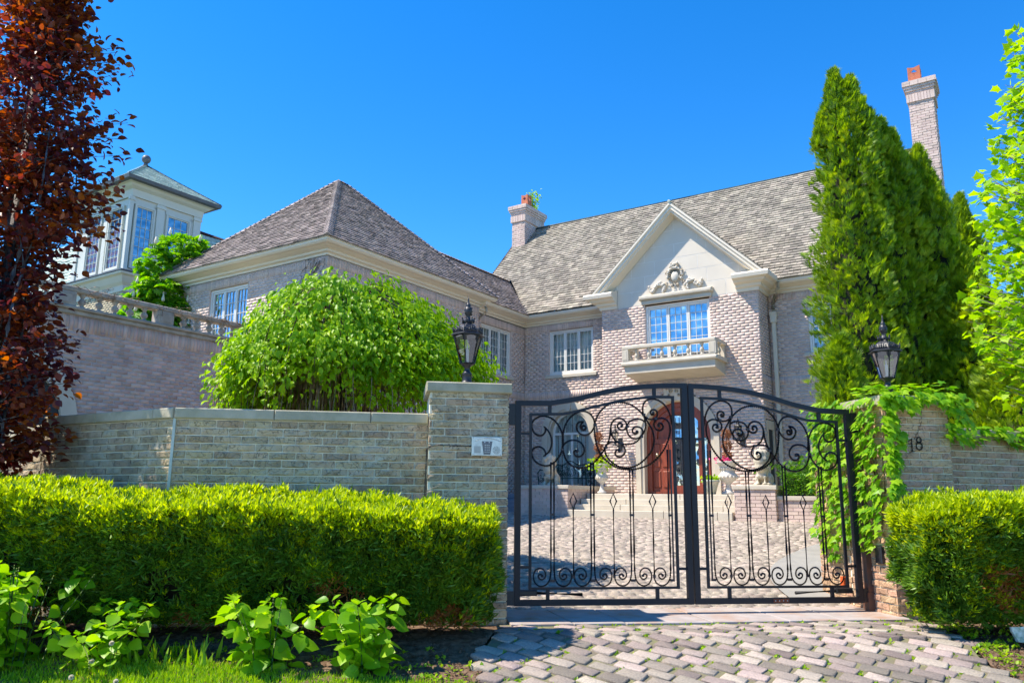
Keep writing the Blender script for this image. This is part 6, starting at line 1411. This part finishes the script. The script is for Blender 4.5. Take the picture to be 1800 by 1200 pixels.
# cedars (arborvitae) right
def cedar(label, x, y, h, r_, n, apex=.0, seed=0, pr=None, nm='cedar_tree', tops=()):
    t = thing(nm, label, 'tree', (x, y, .1), 'columnar cedars beside the house'); m = MB(); m.tube([(x, y, 0), (x, y, h*.9)], [.12, .02], 7); m.build('trunk', M_BARK, t)
    q = R.uniform(0, 1, n)**.85; z = .2+q*(h-.2); a = R.uniform(0, 2*PI, n)
    pf = np.interp(q, [0, .08, .35, .6, .8, .92, 1], pr or [.8, .95, 1, .95, .72, .42, .04])
    lump = 1+.40*noise3(np.c_[np.cos(a)*1.1, np.sin(a)*1.1, z*1.1], 3.0, seed)+.13*noise3(np.c_[np.cos(a), np.sin(a), z], 8.0, seed+5)*2.0+.10*np.sin(a*3+z*1.3+seed); dep = R.uniform(0, 1, n)**1.7
    rad = r_*pf*lump*(1-.34*dep); P = np.c_[x+apex*q+rad*np.cos(a), y+rad*np.sin(a), z+R.normal(size=n)*.05]
    D = np.c_[np.cos(a)*.65, np.sin(a)*.65, np.full(n, .75)]+rdir(n)*.55; Nn = np.c_[np.cos(a), np.sin(a), np.full(n, .3)]+rdir(n)*.9
    for tx, tz, tl, tr in tops:      # extra pointed leaders
        k = 700; q2 = R.uniform(0, 1, k); a2 = R.uniform(0, 2*PI, k); r2 = tr*(1-q2)**.8*(1+.35*noise3(np.c_[np.cos(a2), np.sin(a2), q2*tl*2], 4, seed+tx*9))*(.5+.5*R.uniform(0, 1, k)**.5)
        P = np.r_[P, np.c_[x+tx+r2*np.cos(a2), y+r2*np.sin(a2), tz-tl+q2*tl]]; D = np.r_[D, np.c_[np.cos(a2)*.5, np.sin(a2)*.5, np.ones(k)]+rdir(k)*.5]; Nn = np.r_[Nn, np.c_[np.cos(a2), np.sin(a2), np.full(k, .3)]+rdir(k)*.9]
    scatter('crown', spray_t(), P, D, Nn, R.uniform(.08, .19, len(P)), L_CED, t)
    m = MB(); m.lathe((x, y, 0), [(r_*b*.70+.01, .2+(h-.4)*a_) for a_, b in ((0, .8), (.2, 1), (.5, .95), (.8, .6), (.98, .1))], 10); m.build('shade_core', mat('cedar shade core', (.012, .016, .006), (.03, .025, .012), 12, .95), t); return t  # near-black solid core paints the gaps between sprays as shade
def at(px, Y): P = hit(px, 600, (0, Y, 0), A3(0, 1, 0)); return P[0]
def zat(px, py, Y): return hit(px, py, (0, Y, 0), A3(0, 1, 0))[2]
def X_(px, py, Y): return hit(px, py, (0, Y, 0), A3(0, 1, 0))[0]
def top(px, py, Y, l, r_): return (X_(px, py, Y), zat(px, py, Y), l, r_)
def ced(label, b, a, Y, r_, n, seed, tops=(), pr=None):
    x_ = X_(b, 650, Y); cedar(label, x_, Y, zat(a[0], a[1], Y), r_, n, X_(a[0], a[1], Y)-x_, seed, pr, tops=[(p-x_, z, l, q) for p, z, l, q in tops])
ced('tallest columnar cedar, just right of the house wall', 1512, (1486, 150), 14, .62, 11500, 0, [top(1465, 128, 14, .9, .26), top(1496, 136, 13.9, .8, .24), top(1452, 195, 13.8, .7, .2), top(1520, 200, 14.1, .9, .28)], [.85, .98, 1, .95, .78, .56, .16])
ced('second columnar cedar, in front of the tall chimney', 1585, (1558, 240), 14.2, .60, 9500, 2, [top(1546, 214, 14.2, .8, .26), top(1570, 228, 14.1, .8, .24)])
ced('columnar cedar right of the tall chimney foot with a rounded tip', 1655, (1616, 285), 14.4, .66, 9500, 4, [top(1612, 260, 14.4, .9, .28), top(1640, 320, 14.3, .8, .28), top(1590, 268, 14.3, .7, .2)])
ced('narrow far cedar rising behind the others on the right', 1712, (1692, 370), 17, .46, 7000, 5, [top(1686, 343, 17, .9, .22), top(1706, 392, 17, .8, .28)])
ced('broad dark cedar behind the right wall', 1725, (1705, 480), 13.8, .66, 8000, 7, [top(1690, 440, 13.8, .8, .26), top(1735, 520, 13.7, .7, .3)])
ced('low shaggy cedar nearest the right edge', 1785, (1780, 600), 12.6, .75, 7000, 9)
ced('low cedar at the foot of the tallest one beside the ivy', 1482, (1478, 600), 12.6, .38, 4500, 11)
# maple reaching in from the right
mp = thing('maple_tree', 'maple with large bright yellow green leaves at the right edge', 'tree', (8.3, 10.4, GZ)); m = MB(); m.tube([(8.3, 10.4, 0), (8.3, 10.4, 5.5), (8.1, 10.3, 8)], [.15, .10, .03], 8); m.build('trunk', M_BARKG, mp)
ys_ = [120, 150, 195, 206, 215, 260, 300, 340, 400, 440, 470, 520, 570, 620, 700]; xs_ = [1790, 1768, 1764, 1800, 1772, 1752, 1736, 1726, 1738, 1722, 1716, 1706, 1722, 1752, 1790]
zz_ = []; ll_ = []
for x, y in zip(xs_, ys_): P = hit(x, y, (0, 9.7, 0), A3(0, 1, 0)); zz_.append(P[2]); ll_.append(P[0])
zz_, ll_ = zz_[::-1], ll_[::-1]; LP = []; m = MB()
for i in range(470):
    z_ = R.uniform(2.3, 7.9); x0_ = float(np.interp(z_, zz_, ll_))+.10; y_ = 9.7+R.uniform(-.9, 1.3); tip = A3(x0_+abs(y_-9.7)**1.5*.35+R.exponential(.38), y_, z_); b = A3(8.1, 10.3, z_-.5); k = stems(m, b, tip, .012, .004, .04, 4)
    for j in range(9): LP.append(k[R.randint(len(k)//2, len(k))]+R.normal(size=3)*.075*A3(.6, 1, 1))
tag(m.build('branches', M_BARKG, mp), kind='stuff'); LP = np.array(LP); n = len(LP)
scatter('crown', leaf_m(), LP, rdir(n)*.8+A3(-.5, -.3, -.3), rdir(n)*.6+Z, R.uniform(.08, .14, n), L_MAP, mp)
# pale far trees beyond on the right
def blob(label, c, r_, n, sz, m_, nm='distant_tree', sq=.8, grp=None):
    t = thing(nm, label, 'tree', (c[0], c[1], 0), grp); m = MB(); m.tube([(c[0], c[1], 0), (c[0], c[1], c[2])], [.2, .08], 6)
    cl = rdir(26)*R.uniform(.5, .95, (26, 1))*r_*A3(1, 1, sq)+A3(*c)
    for q in cl: m.tube([(c[0], c[1], c[2]-.6*r_), q], [.05, .01], 4)
    m.build('trunk', M_BARKG, t); P = cl[R.randint(26, size=n)]+R.normal(size=(n, 3))*r_*.22; scatter('crown', leaf_s(.4), P, rdir(n), rdir(n)+Z, sz, m_, t); return t
blob('pale yellow green tree far beyond the cedars on the right', (16.5, 27, 6.6), 2.6, 7000, .20, L_FAR)
blob('pale loose tree beyond the right wall', (11.0, 16.0, 3.4), 1.7, 5000, .13, L_FAR)
# horse chestnut behind the terrace
cht = thing('horse_chestnut', 'horse chestnut with white blossom candles behind the terrace balustrade', 'tree', (-9.3, 20.6, 0)); m = MB(); stems(m, (-9.3, 20.6, 0), (-9.3, 20.6, 7.4), .16, .05); m.build('trunk', M_BARK, cht)
def lobe(px, py, Y, rx, rz): P = hit(px, py, (0, Y, 0), A3(0, 1, 0)); return P, rx, rz
def palm_t():
    V = []; Fc = []
    for a in (-1.5, -.95, -.45, 0, .45, .95, 1.5):
        b = len(V); c, s1_ = math.cos(a), math.sin(a); l = 1-.25*abs(a)/1.5
        V += [(0, 0, 0), (s1_*l*.65-c*.14, c*l*.65+s1_*.14, .02), (s1_*l, c*l, -.22), (s1_*l*.65+c*.14, c*l*.65-s1_*.14, .02)]; Fc += [(b, b+2, b+1), (b, b+3, b+2)]
    return V, Fc
LP = []; bl = []
for (c_, rx, rz) in (lobe(318, 442, 20.6, .72, .42), lobe(285, 472, 20.6, .62, .34), lobe(345, 455, 20.9, .45, .35), lobe(285, 512, 20.4, .70, .30), lobe(255, 530, 20.4, .45, .3), lobe(305, 545, 20.4, .55, .35), lobe(250, 575, 20.4, .8, .5), lobe(300, 590, 20.4, .7, .5)):
    d = rdir(150); LP.append(c_+d*A3(rx, rx, rz)*R.uniform(.6, 1.08, (150, 1)))
    for k in range(3): q = rdir(1)[0]; q[2] = abs(q[2]); q[1] = -abs(q[1]); bl.append(c_+nrm(q)*A3(rx, rx, rz)*1.03)
    m = MB(); m.tube([(-9.3, 20.6, c_[2]-.9), c_], [.03, .01], 5); m.build('branch', M_BARK, cht)
LP = np.concatenate(LP); n = len(LP); cc__ = LP.mean(0); scatter('crown', palm_t(), LP, (LP-cc__)*A3(1, 1, .3)+rdir(n)*.6-Z*.2, rdir(n)*.4+Z, R.uniform(.17, .26, n), L_CHE, cht)
for q in bl[:22]:
    m = MB(); m.lathe(q, [(.035, 0), (.045, .05), (.03, .12), (.008, .20)], 6); m.build('blossom', L_BLOS, cht)
# sapling on the left chimney
sp_ = thing('chimney_sapling', 'small green sapling sprouting behind the clay pot on the left chimney', 'plant', H(-1.95, 3.4, 11.95)); m = MB(); LP = []
for i in range(9):
    P0 = H(-2.0, 3.3+R.uniform(-.05, .3), 11.93); P1 = P0+vH*R.uniform(-.1, .45)+uH*R.uniform(-.15, .1)+Z*R.uniform(.35, .85); k = stems(m, P0, P1, .010, .004, .03, 4)
    for j in range(22): LP.append(k[R.randint(2, len(k))]+R.normal(size=3)*.05)
m.build('stem', M_BARK, sp_); LP = np.array(LP); scatter('crown', leaf_t(), LP, rdir(len(LP)), rdir(len(LP))+Z, .09, L_MAP, sp_)
# ================================================================== SMALL THINGS IN THE BED
def dandelion(label, x, y, h, white=True, r_=.019):
    t = thing('dandelion', label, 'flower', (x, y, gz(y)), 'dandelions at the lawn edge'); m = MB(); g_ = gz(y); top = A3(x+R.uniform(-.03, .03), y, g_+h); m.tube([(x, y, g_), (x+.005, y, g_+h*.5), top], .003, 5); m.build('stem', M_STEM, t)
    d = rdir(260); T = ([(-.05, 0, 0), (.05, 0, 0), (.3, 1, 0), (-.3, 1, 0)], [(0, 1, 2), (0, 2, 3)]); tag(scatter('seed_head', T, np.tile(top, (260, 1)), d, rdir(260), r_, L_BLOS if white else L_DEAD, t), kind='stuff')
    m = MB(); m.ball(top, .006, 6, 5); m.build('seed_core', M_DRY, t)
def bedp(px, py): P = ghit(px, py); return P[0], P[1]
for lb, px, py, h in (('white dandelion clock, highest at the lawn edge on the left', 155, 1185, .10), ('white dandelion clock low in the grass at the bottom left', 118, 1212, .09), ('half blown dandelion head on a tall leaning stem', 190, 1192, .26), ('small white dandelion clock cut by the lower picture edge', 206, 1212, .06)): dandelion(lb, *bedp(px, py), h)
m = MB(); x_, y_ = bedp(432, 1150)
for P in ([(0, 0, 0), (-.03, 0, .07), (.0, 0, .13), (.05, 0, .12), (.08, 0, .05), (.07, 0, 0)], [(-.02, .02, .01), (-.04, .02, .10), (-.055, .02, .17)], [(.03, -.02, .01), (.05, 0, .06), (.10, .0, .07), (.14, 0, .02)], [(.0, .0, .02), (.05, -.03, .03), (.10, -.02, .0)]):
    m.tube(catmull([(x_+a, y_+b, gz(y_)+c) for a, b, c in P], 4), .008, 5)
tag(m.build('twisted_root', mat('grey root', (.34, .27, .2), (.22, .17, .13), 20, .9)), 'twisted dry root sticking out of the soil before the hedge', 'root')
# crumpled pale plant bag at the right edge
x_, y_ = bedp(1793, 1132); m = MB(); fr_ = Fr(A3(x_, y_, gz(y_)), nrm(A3(1, -.15, 0)), nrm(A3(-.15, -1, .25)))
m.prism(fr_, [(-.02, .02), (.16, .0), (.17, .13), (.06, .15), (-.065, .145), (-.06, .11)], -.02, .02); m.prism(fr_.sh(0, 0, .004), [(-.058, .115), (.155, .09), (.165, .128), (.055, .146), (-.06, .142)], .0165, .018)
tag(m.build('plant_bag', mat('printed bag', (.75, .78, .76), (.22, .34, .26), 22, .35, bump=.4, bscale=30)), 'crumpled white and green plastic plant bag at the right edge of the bed', 'bag')
